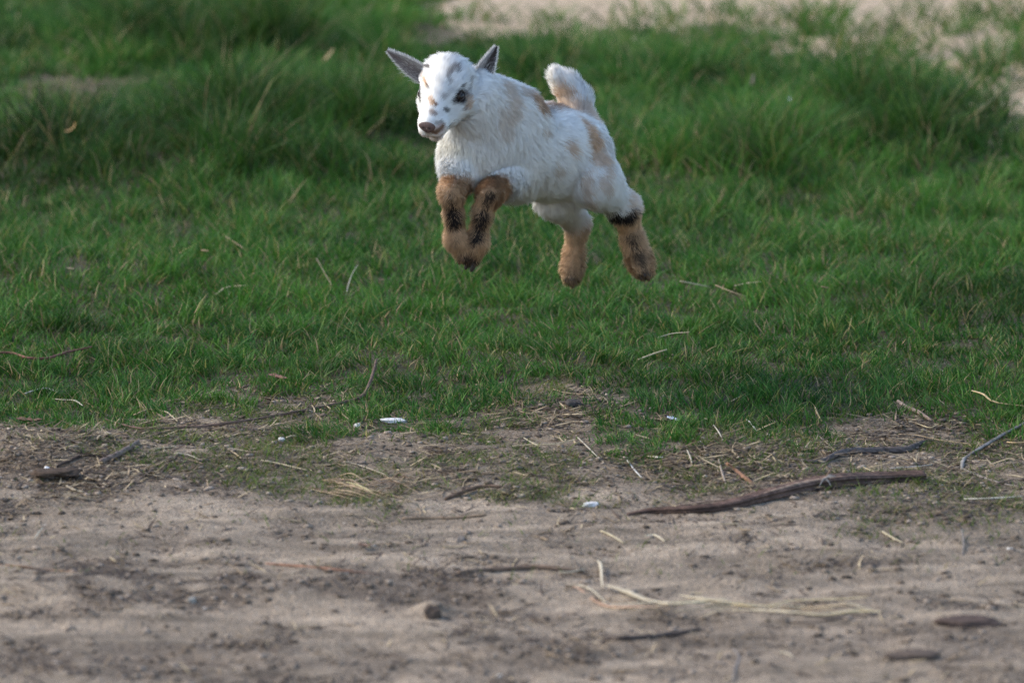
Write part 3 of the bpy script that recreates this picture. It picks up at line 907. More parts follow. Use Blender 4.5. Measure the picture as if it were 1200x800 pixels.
def hp(l, m, d):
    return HC + .01 * (l * HL + m * HM + d * HD)


# primitives: (region, blend cm, a, ra, b, rb) round cones in metres
PR = []


def cone(reg, a, ra, b, rb, flow=None, k=2.0):
    PR.append(dict(reg=reg, a=np.array(a), b=np.array(b), ra=ra / 100, rb=rb / 100, k=k / 100, flow=flow))


back = np.array([.77, .64, 0])
C1, C2, C3, C4, C5 = gp(557, 178, -8), gp(598, 172, -3), gp(640, 177, 1.5), gp(660, 175, 5), gp(680, 160, 7.5)
fl_t = back * .8 + np.array([0, 0, -.55])
cone('chest', C1, 4.9, C2, 6.4, np.array([.25, .1, -1.]))
cone('torso', C2, 6.4, C3, 6.5, fl_t)
cone('torso', C3, 6.3, C4, 5.3, fl_t)
cone('rump', C4, 5.3, C5, 3.3, back * .7 + np.array([0, 0, -.7]))
cone('neck', gp(600, 138, -5), 4.8, gp(556, 112, -10), 3.6, np.array([.45, .3, -.9]))
cone('neck', gp(575, 160, -8), 4.6, gp(548, 118, -11.5), 3.5, np.array([.2, .1, -1.]))
# tail
TA = [gp(677, 137, 8), gp(675, 117, 9), gp(665, 101, 8.8), gp(653, 90, 8)]
for i, (a, b) in enumerate(((2.1, 1.7), (1.7, 1.35), (1.35, .8))):
    cone('tail', TA[i], a, TA[i + 1], b, (TA[i + 1] - TA[i]) / np.linalg.norm(TA[i + 1] - TA[i]) + np.array([0, 0, .25]), k=1.2)
# near (left) hind leg
dn = lambda a, b: (b - a) / np.linalg.norm(b - a)
def leg(pts, rs, regs, k=1.6):
    for i in range(len(pts) - 1):
        cone(regs[i], pts[i], rs[i], pts[i + 1], rs[i + 1], np.array([.25, .1, -1.]) if regs[i] == 'shoulder' else dn(pts[i], pts[i + 1]), k)
LHL = [gp(684, 182, 3), gp(697, 213, 0), gp(731, 243, 3.5), gp(742, 283, 5), gp(750, 306, 5), gp(755, 318, 4.2)]
leg(LHL, [4.0, 3.0, 1.4, .85, 1.05, .8], ['thigh', 'thigh', 'hind', 'hind', 'hind'], k=2.6)
RHL = [gp(664, 190, 8), gp(652, 230, 6.5), gp(677, 262, 10.5), gp(673, 298, 11), gp(671, 314, 10.6), gp(670, 325, 9.8)]
leg(RHL, [4.0, 2.7, 1.15, .85, 1.0, .8], ['thigh', 'thigh2', 'hind', 'hind', 'hind'])
LFL = [gp(599, 195, -4), gp(592, 208, -9), gp(574, 228, -14.5), gp(565, 252, -14.5), gp(559, 284, -14), gp(554, 303, -13.6)]
leg(LFL, [4.6, 2.2, 1.3, .85, 1.1, .75], ['shoulder', 'fore', 'fore', 'fore', 'fore'])
RFL = [gp(545, 188, -8), gp(540, 200, -11), gp(529, 226, -15.5), gp(532, 254, -15), gp(534, 280, -14.6), gp(541, 298, -14.2)]
leg(RFL, [3.4, 2.2, 1.3, .8, 1.0, .75], ['shoulder', 'fore', 'fore', 'fore', 'fore'])
# head: (l, m, d)
def hcone(a, ra, b, rb, reg='head', k=.9, flow=None):
    cone(reg, hp(*a), ra, hp(*b), rb, flow, k)
hcone((0, -.3, -.3), 3.8, (0, 1.3, -.6), 3.65)                # cranium
hcone((0, -1.1, .8), 2.5, (0, .8, 1.0), 2.3)                    # forehead dome
for s in (-1, 1):
    hcone((s * 1.9, 2.0, -1.5), 2.2, (s * 1.15, 5.0, -1.3), 1.55)  # cheek
    hcone((s * 2.3, .6, 1.3), 1.1, (s * 2.5, 1.8, 1.0), .85, k=.6)    # brow
    hcone((s * 1.1, 6.9, -.3), 1.2, (s * .85, 8.1, -.45), 1.0, reg='muzzle', k=.5)   # lip pads
hcone((0, 3.0, .3), 2.55, (0, 7.2, .55), 1.62, reg='muzzle')     # nose bridge
hcone((0, 4.0, -2.4), 1.7, (0, 7.6, -2.25), .98, reg='muzzle', k=.6)  # jaw
hcone((0, 7.4, 1.2), 1.05, (0, 8.3, 1.0), .85, reg='muzzle', k=.4)


def prim_d(p, q):
    """signed distance of points p to a round cone"""
    ab = q['b'] - q['a']; l2 = ab @ ab
    t = np.clip((p - q['a']) @ ab / l2, 0, 1)
    d = np.linalg.norm(p - q['a'] - t[:, None] * ab, axis=1)
    t = t * t * (3 - 2 * t) if q['reg'] in ('torso', 'chest') else t
    return d - (q['ra'] + (q['rb'] - q['ra']) * t)


EYES = [hp(s * 3.08, 2.1, .5) for s in (-1, 1)]


def sdf(p):
    d = np.full(len(p), 1.0)
    for q in PR:
        lo = np.minimum(q['a'] - q['ra'], q['b'] - q['rb']) - .07; hi = np.maximum(q['a'] + q['ra'], q['b'] + q['rb']) + .07
        m = np.all((p > lo) & (p < hi), axis=1)
        if not m.any(): continue
        e = prim_d(p[m], q); k = q['k']
        c = d[m]
        h = np.clip(.5 + .5 * (c - e) / k, 0, 1)
        d[m] = c + (e - c) * h - k * h * (1 - h)
    for e in EYES:                                   # eye sockets
        s = .0086 - np.linalg.norm(p - e, axis=1)
        d = np.maximum(d, s)
    return d


def surface_nets(lo, hi, h):
    n = np.ceil((hi - lo) / h).astype(int) + 1
    ax = [lo[i] + h * np.arange(n[i]) for i in range(3)]
    g = np.stack(np.meshgrid(*ax, indexing='ij'), -1).reshape(-1, 3)
    F = np.empty(len(g))
    step = 400000
    for s in range(0, len(g), step): F[s:s + step] = sdf(g[s:s + step])
    F = F.reshape(n); del g
    S = F < 0
    cnt = sum(S[i:n[0] - 1 + i, j:n[1] - 1 + j, k:n[2] - 1 + k].astype(int) for i in (0, 1) for j in (0, 1) for k in (0, 1))
    act = (cnt > 0) & (cnt < 8)
    idx = np.full(act.shape, -1); cells = np.argwhere(act); idx[act] = np.arange(len(cells))
    acc = np.zeros((len(cells), 3)); w = np.zeros(len(cells))
    off = [(i, j, k) for i in (0, 1) for j in (0, 1) for k in (0, 1)]
    for a in range(8):
        for b in range(a + 1, 8):
            A, B = np.array(off[a]), np.array(off[b])
            if np.abs(A - B).sum() != 1: continue
            fa = F[tuple((cells + A).T)]; fb = F[tuple((cells + B).T)]
            m = (fa < 0) != (fb < 0)
            t = np.where(m, fa / np.where(m, fa - fb, 1), 0)
            acc += np.where(m[:, None], A + (B - A) * t[:, None], 0); w += m
    V = lo + h * (cells + acc / w[:, None])
    Q = []
    for ax_ in range(3):
        o1, o2 = [(1, 2), (2, 0), (0, 1)][ax_]
        sl0 = [slice(1, -1)] * 3; sl1 = [slice(1, -1)] * 3
        sl0[ax_] = slice(0, -1); sl1[ax_] = slice(1, None)
        a = S[tuple(sl0)]; b = S[tuple(sl1)]
        for flip in (False, True):
            m = (a & ~b) if not flip else (~a & b)
            c = np.argwhere(m); st = np.ones(3, int); st[ax_] = 0; c = c + st
            e1 = np.zeros(3, int); e1[o1] = 1; e2 = np.zeros(3, int); e2[o2] = 1
            r = [idx[tuple((c - e1 - e2).T)], idx[tuple((c - e2).T)], idx[tuple(c.T)], idx[tuple((c - e1).T)]]
            q = np.stack(r, 1)
            Q.append(q if not flip else q[:, ::-1])
    return V, np.concatenate(Q)


lo = np.min([np.minimum(q['a'], q['b']) - max(q['ra'], q['rb']) for q in PR], 0) - .012
hi = np.max([np.maximum(q['a'], q['b']) + max(q['ra'], q['rb']) for q in PR], 0) + .012
BV, BQ = surface_nets(lo, hi, .0026)


def grad(p, e=.0015):
    g = np.stack([sdf(p + np.eye(3)[i] * e) - sdf(p - np.eye(3)[i] * e) for i in range(3)], 1)
    return g / (np.linalg.norm(g, axis=1)[:, None] + 1e-9)


BN = grad(BV)
_bpx, _bpy = survey(BV[:, 0], BV[:, 1], BV[:, 2])


def on_coat(px, py, rad=5, back_side=False):
    """the coat's surface point seen at a photograph pixel"""
    m = np.hypot(_bpx - px, _bpy - py) < rad
    while not m.any():
        rad *= 1.6; m = np.hypot(_bpx - px, _bpy - py) < rad
    i = np.flatnonzero(m); return BV[i[np.argmin(BV[i, 1])]]


WHITE = np.array([.92, .91, .895]); CREAM = np.array([.88, .81, .67]); TANC = np.array([.58, .375, .225]); LTAN = np.array([.60, .46, .35])
BLACK = np.array([.028, .022, .022]); GRY = np.array([.26, .23, .22]); PINK = np.array([.60, .42, .37]); BRN = np.array([.24, .145, .095])
# coat marks: start px, end px, radius cm, colour, strength, softness
MARKS = [
    (594, 98, 600, 128, 1.3, LTAN, .55), (612, 104, 632, 112, 1.0, LTAN, .6), (632, 112, 660, 118, 1.7, TANC, .8), (642, 116, 664, 123, 1.3, BRN, .55), (665, 125, 694, 133, 1.4, LTAN, .75), (655, 104, 664, 118, .9, LTAN, .3),
    (680, 140, 694, 158, 1.4, TANC, .7), (690, 158, 702, 180, 1.5, TANC, .6), (706, 180, 712, 196, .8, LTAN, .6), (663, 166, 670, 171, .75, TANC, .6), (638, 147, 641, 150, .6, LTAN, .5),
    (652, 194, 656, 197, .7, LTAN, .45), (708, 208, 712, 218, .9, LTAN, .55), (573, 206, 585, 204, .55, TANC, .8), (590, 130, 596, 150, 1.3, LTAN, .35),
    (682, 202, 686, 236, .9, LTAN, .6),
    # legs
    (525, 227, 531, 248, .50, BLACK, .75), (531, 246, 533, 268, .72, BLACK, .9), (532, 280, 534, 290, .4, BLACK, .4),
    (575, 231, 566, 252, .74, BLACK, .8), (566, 250, 560, 275, .72, BLACK, .88), (549, 298, 556, 303, .8, BRN, .8), (549, 306, 556, 309, .7, BLACK, .8),
    (722, 255, 740, 252, 1.35, BLACK, 1.), (742, 284, 752, 304, .65, BLACK, .7), (757, 318, 759, 324, .9, BLACK, .6), (664, 325, 678, 327, .6, BLACK, .5),
    # face
    (505, 116, 507, 120, .30, BRN, .9), (500, 112, 503, 118, .42, TANC, .6), (495, 94, 497, 100, .45, TANC, .8), (498, 97, 499, 102, .25, BLACK, .6),
    (500, 76, 503, 78, .35, BLACK, .75), (528, 84, 534, 79, .35, GRY, .7), (534, 77, 537, 82, .3, GRY, .7), (526, 88, 527, 94, .3, GRY, .5),
    (537, 120, 540, 117, .55, BLACK, .8), (529, 106, 532, 103, .4, GRY, .25), (545, 99, 547, 101, .25, BLACK, .7), (526, 129, 528, 131, .32, BLACK, .7), (504, 128, 511, 130, .4, BRN, .6),
    (524, 110, 524, 113, .4, GRY, .5), (552, 112, 551, 128, .45, TANC, .7), (553, 96, 553, 112, .45, GRY, .55), (547, 128, 546, 131, .3, BRN, .7),
    (487, 108, 490, 118, .6, BLACK, .8), (488, 104, 490, 107, .4, GRY, .5), (516, 144, 520, 142, .3, GRY, .6), (508, 158, 522, 152, .5, PINK, .6), (499, 152, 503, 158, .5, PINK, .6), (500, 157, 512, 159, .24, BRN, .9), (512, 159, 523, 150, .24, BRN, .9), (494, 88, 492, 84, .5, LTAN, .6),
]
_MK = []
for _e in EYES: _MK.append((_e, _e + .002 * HM, .0132, BLACK, .97))
for (x0, y0, x1, y1, r, c, s) in MARKS:
    _MK.append((on_coat(x0, y0), on_coat(x1, y1), r / 100, c, s))


def region_w(p):
    """soft membership of each primitive"""
    D = np.stack([prim_d(p, q) for q in PR], 1)
    D = D - D.min(1)[:, None]
    W = np.exp(-D / .006)
    return W / W.sum(1)[:, None]


REG = [q['reg'] for q in PR]


def coat_color(p, W, jitter=True):
    n = len(p)
    px, py = survey(p[:, 0], p[:, 1], p[:, 2])
    wr = lambda r: W[:, [i for i, g in enumerate(REG) if g == r]].sum(1)
    c = np.repeat(WHITE[None], n, 0)
    headp = np.linalg.norm(p - HC, axis=1) < .05
    nz = vnoise3(p, .018, 3) - .5; nf = vnoise3(p, .006, 5) - .5
    cream = sstep(.3, .9, wr('chest')) * sstep(.02, -.06, p[:, 0] - gp(570, 190, 0)[0]) * .5
    c = c * (1 - cream[:, None]) + CREAM * cream[:, None]
    cream = wr('tail') * .25
    c = c * (1 - cream[:, None]) + np.array([.88, .84, .80]) * cream[:, None]
    # tan of the legs
    fore = wr('fore'); z = p[:, 2]
    zf = gp(550, 206, -14)[2]
    def seg(pts):
        return np.min([np.linalg.norm(p - a - np.clip((p - a) @ (b - a) / ((b - a) @ (b - a)), 0, 1)[:, None] * (b - a), axis=1) for a, b in zip(pts[:-1], pts[1:])], 0)
    lower = np.minimum(seg([LFL[1] * .35 + LFL[2] * .65] + LFL[2:]), seg([RFL[1] * .35 + RFL[2] * .65] + RFL[2:]))
    tf = sstep(.034, .022, lower + nz * .006 + nf * .004) * sstep(.006, -.006, z - zf + nz * .012)
    inner = sstep(gp(0, 222, -10)[2] + .01, gp(0, 222, -10)[2] - .02, z) * sstep(.2, .8, fore)
    hind = wr('hind')
    zh = gp(735, 256, 3)[2]; zr = gp(675, 262, 10)[2]
    right = p[:, 0] < gp(705, 250, 6)[0]
    lim = np.where(right, zr, gp(735, 240, 3)[2])
    th = sstep(.15, .6, hind + wr('thigh2') * .3 + nf * .3) * sstep(.022, -.014, z - lim + nz * .016)
    tn = np.maximum(tf, th)
    # back edge of the near thigh is tan too
    t2 = wr('thigh') * sstep(gp(727, 220, 5)[0], gp(735, 220, 5)[0], p[:, 0]) * .8
    tn = np.maximum(tn, t2)
    tc = TANC * (1 + .5 * nz[:, None] + .25 * nf[:, None])
    c = c * (1 - tn[:, None]) + tc * tn[:, None]
    sh = wr('thigh2') * .35
    c = c * (1 - sh[:, None]) + LTAN * sh[:, None]
    for (a, b, r, col, s) in _MK:
        ab = b - a; t = np.clip((p - a) @ ab / (ab @ ab + 1e-9), 0, 1)
        d = np.linalg.norm(p - a - t[:, None] * ab, axis=1) / r + (nz * .9 + nf * .7)
        if r in (.0132,): d = np.linalg.norm(p - a, axis=1) / .0122 + nf * .25
        w = (min(1, s * 1.15) * sstep(1.35, .75, d))[:, None]
        c = c * (1 - w) + col * w
    lip = sstep(.6, 1.0, wr('muzzle')) * sstep(7.2, 8.2, (p - HC) @ HM * 100) * sstep(.4, -.6, (p - HC) @ HD * 100) * .45
    c = c * (1 - lip[:, None]) + PINK * lip[:, None]
    if jitter:
        c = c * (1 + .10 * (rng.random((n, 1)) - .5))
    return np.clip(c, 0, .93)


goat = empty("goat", GO, label="white and tan baby goat leaping over the lawn with its forelegs tucked", category="goat")
BW = np.concatenate([region_w(BV[s:s + 20000]) for s in range(0, len(BV), 20000)])
skin_mat = mat_attr("goat_skin", .85, .15)
link("body", mesh_np("body", BV - GO, [BQ], skin_mat, coat_color(BV, BW, False) * .9, smooth=True), goat)
print("body", len(BV))

# fur ------------------------------------------------------------------
fur_mat = mat_attr("goat_fur", .6, .22, transl=.30)
tri = np.concatenate([BQ[:, [0, 1, 2]], BQ[:, [0, 2, 3]]])
A = np.linalg.norm(np.cross(BV[tri[:, 1]] - BV[tri[:, 0]], BV[tri[:, 2]] - BV[tri[:, 0]]), axis=1) / 2
print("goat area cm2", A.sum() * 1e4)


def sample(n):
    f = rng.choice(len(tri), n, p=A / A.sum())
    u, v = rng.random(n), rng.random(n); m = u + v > 1; u[m] = 1 - u[m]; v[m] = 1 - v[m]
    T = tri[f]
    w = np.stack([1 - u - v, u, v], 1)[:, :, None]
    P = (BV[T] * w).sum(1); N = (BN[T] * w).sum(1); N /= np.linalg.norm(N, axis=1)[:, None]
    return P, N


LEN = dict(chest=1.9, torso=2.1, rump=1.7, neck=1.8, tail=1.8, thigh=1.9, thigh2=1.7, hind=1.25, shoulder=2.2, fore=1.1, head=.95, muzzle=.5)
LIFT = dict(chest=.45, torso=.42, rump=.5, neck=.5, tail=.7, thigh=.55, thigh2=.55, hind=1.35, shoulder=.55, fore=1.3, head=.75, muzzle=.6)


def _hr(k, s):
    return np.modf(np.abs(np.sin(k % 100003 * 12.9898 + s * 78.233) * 43758.5453))[0]


def build_fur(total):
    P, N = sample(total)
    W = np.concatenate([region_w(P[s:s + 30000]) for s in range(0, len(P), 30000)])
    loc = (P - HC) @ HR.T * 100
    L = W @ np.array([LEN[r] for r in REG]) / 100
    lift = W @ np.array([LIFT[r] for r in REG])
    FL = np.zeros((len(PR), 3))
    for i, q in enumerate(PR):
        if q['flow'] is not None: FL[i] = q['flow'] / np.linalg.norm(q['flow'])
    F = W @ FL
    wh = W[:, [i for i, g in enumerate(REG) if g in ('head', 'muzzle')]].sum(1)
    # face hair runs away from the nose, spreading to the sides
    hf = -HM[None] + HL[None] * (loc[:, 0] * .22)[:, None] - HD[None] * .2
    F = F * (1 - wh[:, None]) + hf * wh[:, None]
    crown = wh * sstep(1.0, -2.5, loc[:, 1])
    F = F + (HD[None] * .2 + HM[None] * .9) * crown[:, None]
    L = L * (1 + .9 * crown)
    # near the nose pad, eyes: bare
    keep = np.ones(len(P), bool)
    nose = np.linalg.norm(P - hp(0, 8.55, 1.2), axis=1) < .0085
    keep &= ~nose
    for e in EYES:
        d = np.linalg.norm(P - e, axis=1); keep &= d > .0102; L = np.where(d < .016, L * .5, L)
    # belly tuft hair longer at the underside
    under = sstep(-.3, -.9, N[:, 2]) * W[:, [i for i, g in enumerate(REG) if g in ('torso', 'chest', 'shoulder')]].sum(1)
    L = L * (1 + .35 * under)
    F = F + N * 0
    # large swirls make the coat uneven
    sw = np.stack([vnoise3(P, .03, 11) - .5, vnoise3(P, .03, 12) - .5, vnoise3(P, .03, 13) - .5], 1)
    F = F + sw * .9
    F = F - N * (F * N).sum(1)[:, None]
    F /= np.linalg.norm(F, axis=1)[:, None] + 1e-6
    jit = rng.normal(0, 1, (len(P), 3)) * (.13 + .16 * W[:, [i for i, g in enumerate(REG) if g in ('fore', 'hind')]].sum(1))[:, None]
    D = F + N * (lift + .15 * rng.random(len(P)))[:, None] + jit
    D /= np.linalg.norm(D, axis=1)[:, None]
    L = L * (.65 + .55 * rng.random(len(P)))
    tip = P + D * L[:, None]
    # clumps: tips are drawn to the tips of nearby guide hairs
    cell = .0062
    key = np.floor(P / cell + (sw * .8)).astype(np.int64)
    kk = key[:, 0] * 73856093 ^ key[:, 1] * 19349663 ^ key[:, 2] * 83492791
    _, first, inv = np.unique(kk, return_index=True, return_inverse=True)
    gt = tip[first][inv]; gr = P[first][inv]
    cl = .52 * (1 - .6 * W[:, [i for i, g in enumerate(REG) if g == 'tail']].sum(1)) * sstep(.004, .016, L) * (np.linalg.norm(gr - P, axis=1) < cell * 1.6)
    tip = tip * (1 - cl[:, None]) + (gt + (P - gr) * .25) * cl[:, None]
    mid = P + D * (L * .5)[:, None] + N * (L * .10)[:, None]
    mid = mid * (1 - .4 * cl[:, None]) + (.4 * cl)[:, None] * ((P + tip) / 2 + N * (L * .14)[:, None])
    c = coat_color(P + rng.normal(0, 1, P.shape) * np.where(wh > .5, .0009, .0030)[:, None], W)
    cj = vnoise3(gr, .003, 21)[:, None]
    c = c * (.88 + .18 * cj)
    root = c * .95
    S = np.cross(D, N); S /= np.linalg.norm(S, axis=1)[:, None] + 1e-9
    S = S + N * rng.normal(0, .35, (len(P), 1)); S /= np.linalg.norm(S, axis=1)[:, None]
    wid = (.00043 + .00030 * rng.random(len(P))) * np.where(wh > .5, .8, 1)
    a0 = P - N * .0006
    w = S * wid[:, None] * .5
    vs = np.stack([a0 - w, a0 + w, mid + w * .9, mid - w * .9, tip], 1)
    nn = N + D * .45 + (np.stack([_hr(kk, 1), _hr(kk, 2), _hr(kk, 3)], 1) - .5) * .28 + rng.normal(0, .06, (len(P), 3)); nn /= np.linalg.norm(nn, axis=1)[:, None]
    ylw = sstep(.62, .45, c[:, 1:2]) * sstep(.08, .2, c[:, 1:2])      # tan hair bleaches towards its tip
    tipc = c * (1 + .35 * ylw)
    cs = np.stack([root, root, c, c, np.minimum(tipc * 1.02, .92)], 1)
    return keep, vs, cs, nn, W, P


keep, vs, cs, nn, FW, FP = build_fur(262000)
reg_id = FW.argmax(1)
R_ = np.array(REG, dtype=object)[reg_id]
sel = {
    'head_fur': np.isin(R_, ['head', 'muzzle']),
    'tail_fur': R_ == 'tail',
    'coat_fur': np.isin(R_, ['chest', 'torso', 'rump', 'neck', 'shoulder', 'thigh', 'thigh2']),
}
fx = FP[:, 0]
foreleg = R_ == 'fore'; hindleg = R_ == 'hind'
fi = np.array([i for i, r in enumerate(REG) if r == 'fore']); hi_ = np.array([i for i, r in enumerate(REG) if r == 'hind'])
groups = [(name, s & keep) for name, s in sel.items()]
groups += [('leg_fur', np.isin(reg_id, fi[:4]) & keep), ('leg_fur', np.isin(reg_id, fi[4:]) & keep), ('leg_fur', np.isin(reg_id, hi_[:3]) & keep), ('leg_fur', np.isin(reg_id, hi_[3:]) & keep)]
for name, s in groups:
    V = vs[s].reshape(-1, 3) - GO; C = cs[s].reshape(-1, 3); m = s.sum()
    NN = np.repeat(nn[s], 5, 0)
    b = (np.arange(m) * 5)[:, None]
    q = b + np.array([0, 1, 2, 3]); t = b + np.array([3, 2, 4])
    # wind every hair so that its front faces outward
    fn = np.cross(vs[s][:, 1] - vs[s][:, 0], vs[s][:, 2] - vs[s][:, 0]); bad = (fn * nn[s]).sum(1) < 0
    q[bad] = q[bad][:, ::-1]; t[bad] = t[bad][:, ::-1]
    link(name, mesh_np(name, V, [q, t], fur_mat, C, normals=NN), goat)

# eyes
eye_mat, nt, b = mat_new("eye", .22, .35); b.inputs["Base Color"].default_value = (.018, .012, .010, 1)
pup_mat, nt, b = mat_new("pupil", .1, .5); b.inputs["Base Color"].default_value = (.003, .003, .004, 1)
lid_mat, nt, b = mat_new("eyelid_skin", .5, .3); b.inputs["Base Color"].default_value = (.030, .022, .02, 1)


def ball(name, c, r, mat, parent, scale=(1, 1, 1), rot=None, nu=20, nv=12):
    vs = []
    for j in range(1, nv):
        th = math.pi * j / nv
        for i in range(nu): vs.append((math.sin(th) * math.cos(2 * math.pi * i / nu), math.sin(th) * math.sin(2 * math.pi * i / nu), math.cos(th)))
    vs += [(0, 0, 1), (0, 0, -1)]
    V = np.array(vs) * r * np.array(scale)
    if rot is not None: V = V @ rot
    f = []; t = []
    for j in range(nv - 2):
        for i in range(nu):
            i2 = (i + 1) % nu; f.append((j * nu + i, (j + 1) * nu + i, (j + 1) * nu + i2, j * nu + i2))
    e = (nv - 1) * nu
    for i in range(nu):
        i2 = (i + 1) % nu; t.append((e, i, i2)); t.append((e + 1, (nv - 2) * nu + i2, (nv - 2) * nu + i))
    return link(name, mesh_np(name, V + (np.asarray(c) - GO), [np.array(f), np.array(t)], mat, None, smooth=True), parent)


for s, e in zip((-1, 1), EYES):
    eb = ball("eye", e, .0078, eye_mat, goat)
    out = s * HL * .80 + HM * .15 + HD * .58; out /= np.linalg.norm(out)
    up = HD - out * (HD @ out); up /= np.linalg.norm(up); sd_ = np.cross(out, up)
    ball("pupil", e + out * .0070, .0030, pup_mat, eb, (1.3, .55, .35), np.stack([sd_, up, out]))
    # lids: two arched rims over and under the eyeball
    for sg, nm in ((1, "upper_lid"), (-1, "lower_lid")):
        a = np.linspace(-1.25, 1.25, 9)
        pts = [e + .0083 * (sd_ * math.sin(x) + (up * sg * .50 * math.cos(x) ** .8) + out * (.78 * math.cos(x))) for x in a]
        link(nm, tube_mesh(nm, np.array(pts) - GO, [.0006] + [.0015] * 7 + [.0006], mat_attr("lid", .6, .3) if False else lid_mat, (.03, .02, .02), sides=6, m=2, rough=.05), goat)

# nose pad with nostrils, mouth line
nose_mat = mat_attr("nose_skin", .45, .4, noise=.3, scale=500, bump=.001, bump_scale=900)
def head_grid(name, f, nu, nv, mat, col, closed_col=None):
    V = np.array([f(i / (nu - 1), j / (nv - 1)) for i in range(nu) for j in range(nv)])
    i = np.arange(nu * nv).reshape(nu, nv)
    q = np.stack([i[:-1, :-1].ravel(), i[1:, :-1].ravel(), i[1:, 1:].ravel(), i[:-1, 1:].ravel()], 1)
    return V, q
V0 = []
nu, nv = 32, 18
vs_ = []; cc_ = []
for j in range(nv):
    for i in range(nu):
        ph = 2 * math.pi * i / nu; rr = (j + .4) / nv
        w = .0128 * (1 + .10 * math.cos(2 * ph)); l = math.cos(ph) * rr * w; d = math.sin(ph) * rr * .0090
        l *= (1 + .35 * math.sin(ph) * rr)
        hgt_ = .0040 * math.sqrt(max(0, 1 - rr * rr)) 
        nos = sum(math.exp(-(((l - s * .0048) / .0021) ** 2 + ((d + .0005 - s * 0) / .0014) ** 2)) for s in (-1, 1))
        sep = math.exp(-(l / .0009) ** 2) * sstep(.002, -.004, d)
        hgt_ -= .0008 * nos + .001 * float(sep)
        vs_.append(hp(100 * l, 8.70 + 100 * hgt_ * .75 - 60 * d, 1.25 + 90 * d + 100 * hgt_ * .6))
        k = min(1, nos * 1.2 + float(sep) * .5)
        cc_.append(np.array([.105, .062, .054]) * (1 - k) + np.array([.012, .009, .009]) * k)
i = np.arange(nu * nv).reshape(nv, nu)
q = np.stack([i[:-1].ravel(), np.roll(i, -1, 1)[:-1].ravel(), np.roll(i, -1, 1)[1:].ravel(), i[1:].ravel()], 1)
c0 = len(vs_); vs_.append(hp(0, 8.95, 1.5)); cc_.append(cc_[0])
t = np.array([(c0, k, (k + 1) % nu) for k in range(nu)])[:, ::-1]
link("nose", mesh_np("nose", np.array(vs_) - GO, [q[:, ::-1], t], nose_mat, np.array(cc_), smooth=True), goat)


def snap(p, off=.0):
    p = np.array(p, float)
    for _ in range(6): p = p - grad(p) * (sdf(p) - off)[:, None]
    return p


mth = snap([hp(s * l, m, d) for s, l, m, d in [(-1, 2.2, 5.2, -1.2), (-1, 1.9, 6.5, -1.45), (-1, 1.0, 8.2, -1.6), (0, 0, 8.9, -1.45), (1, 1.0, 8.2, -1.6), (1, 1.9, 6.5, -1.45), (1, 2.2, 5.2, -1.2)]], .0016)
link("mouth", tube_mesh("mouth", mth - GO, [.0006, .0011, .0012, .0011, .0012, .0011, .0006], lid_mat, (.05, .03, .03), sides=6, m=4, rough=.1), goat)

# ears: cupped leaves with thickness, hair on them
ear_mat = mat_attr("ear_skin", .8, .2, transl=.2)


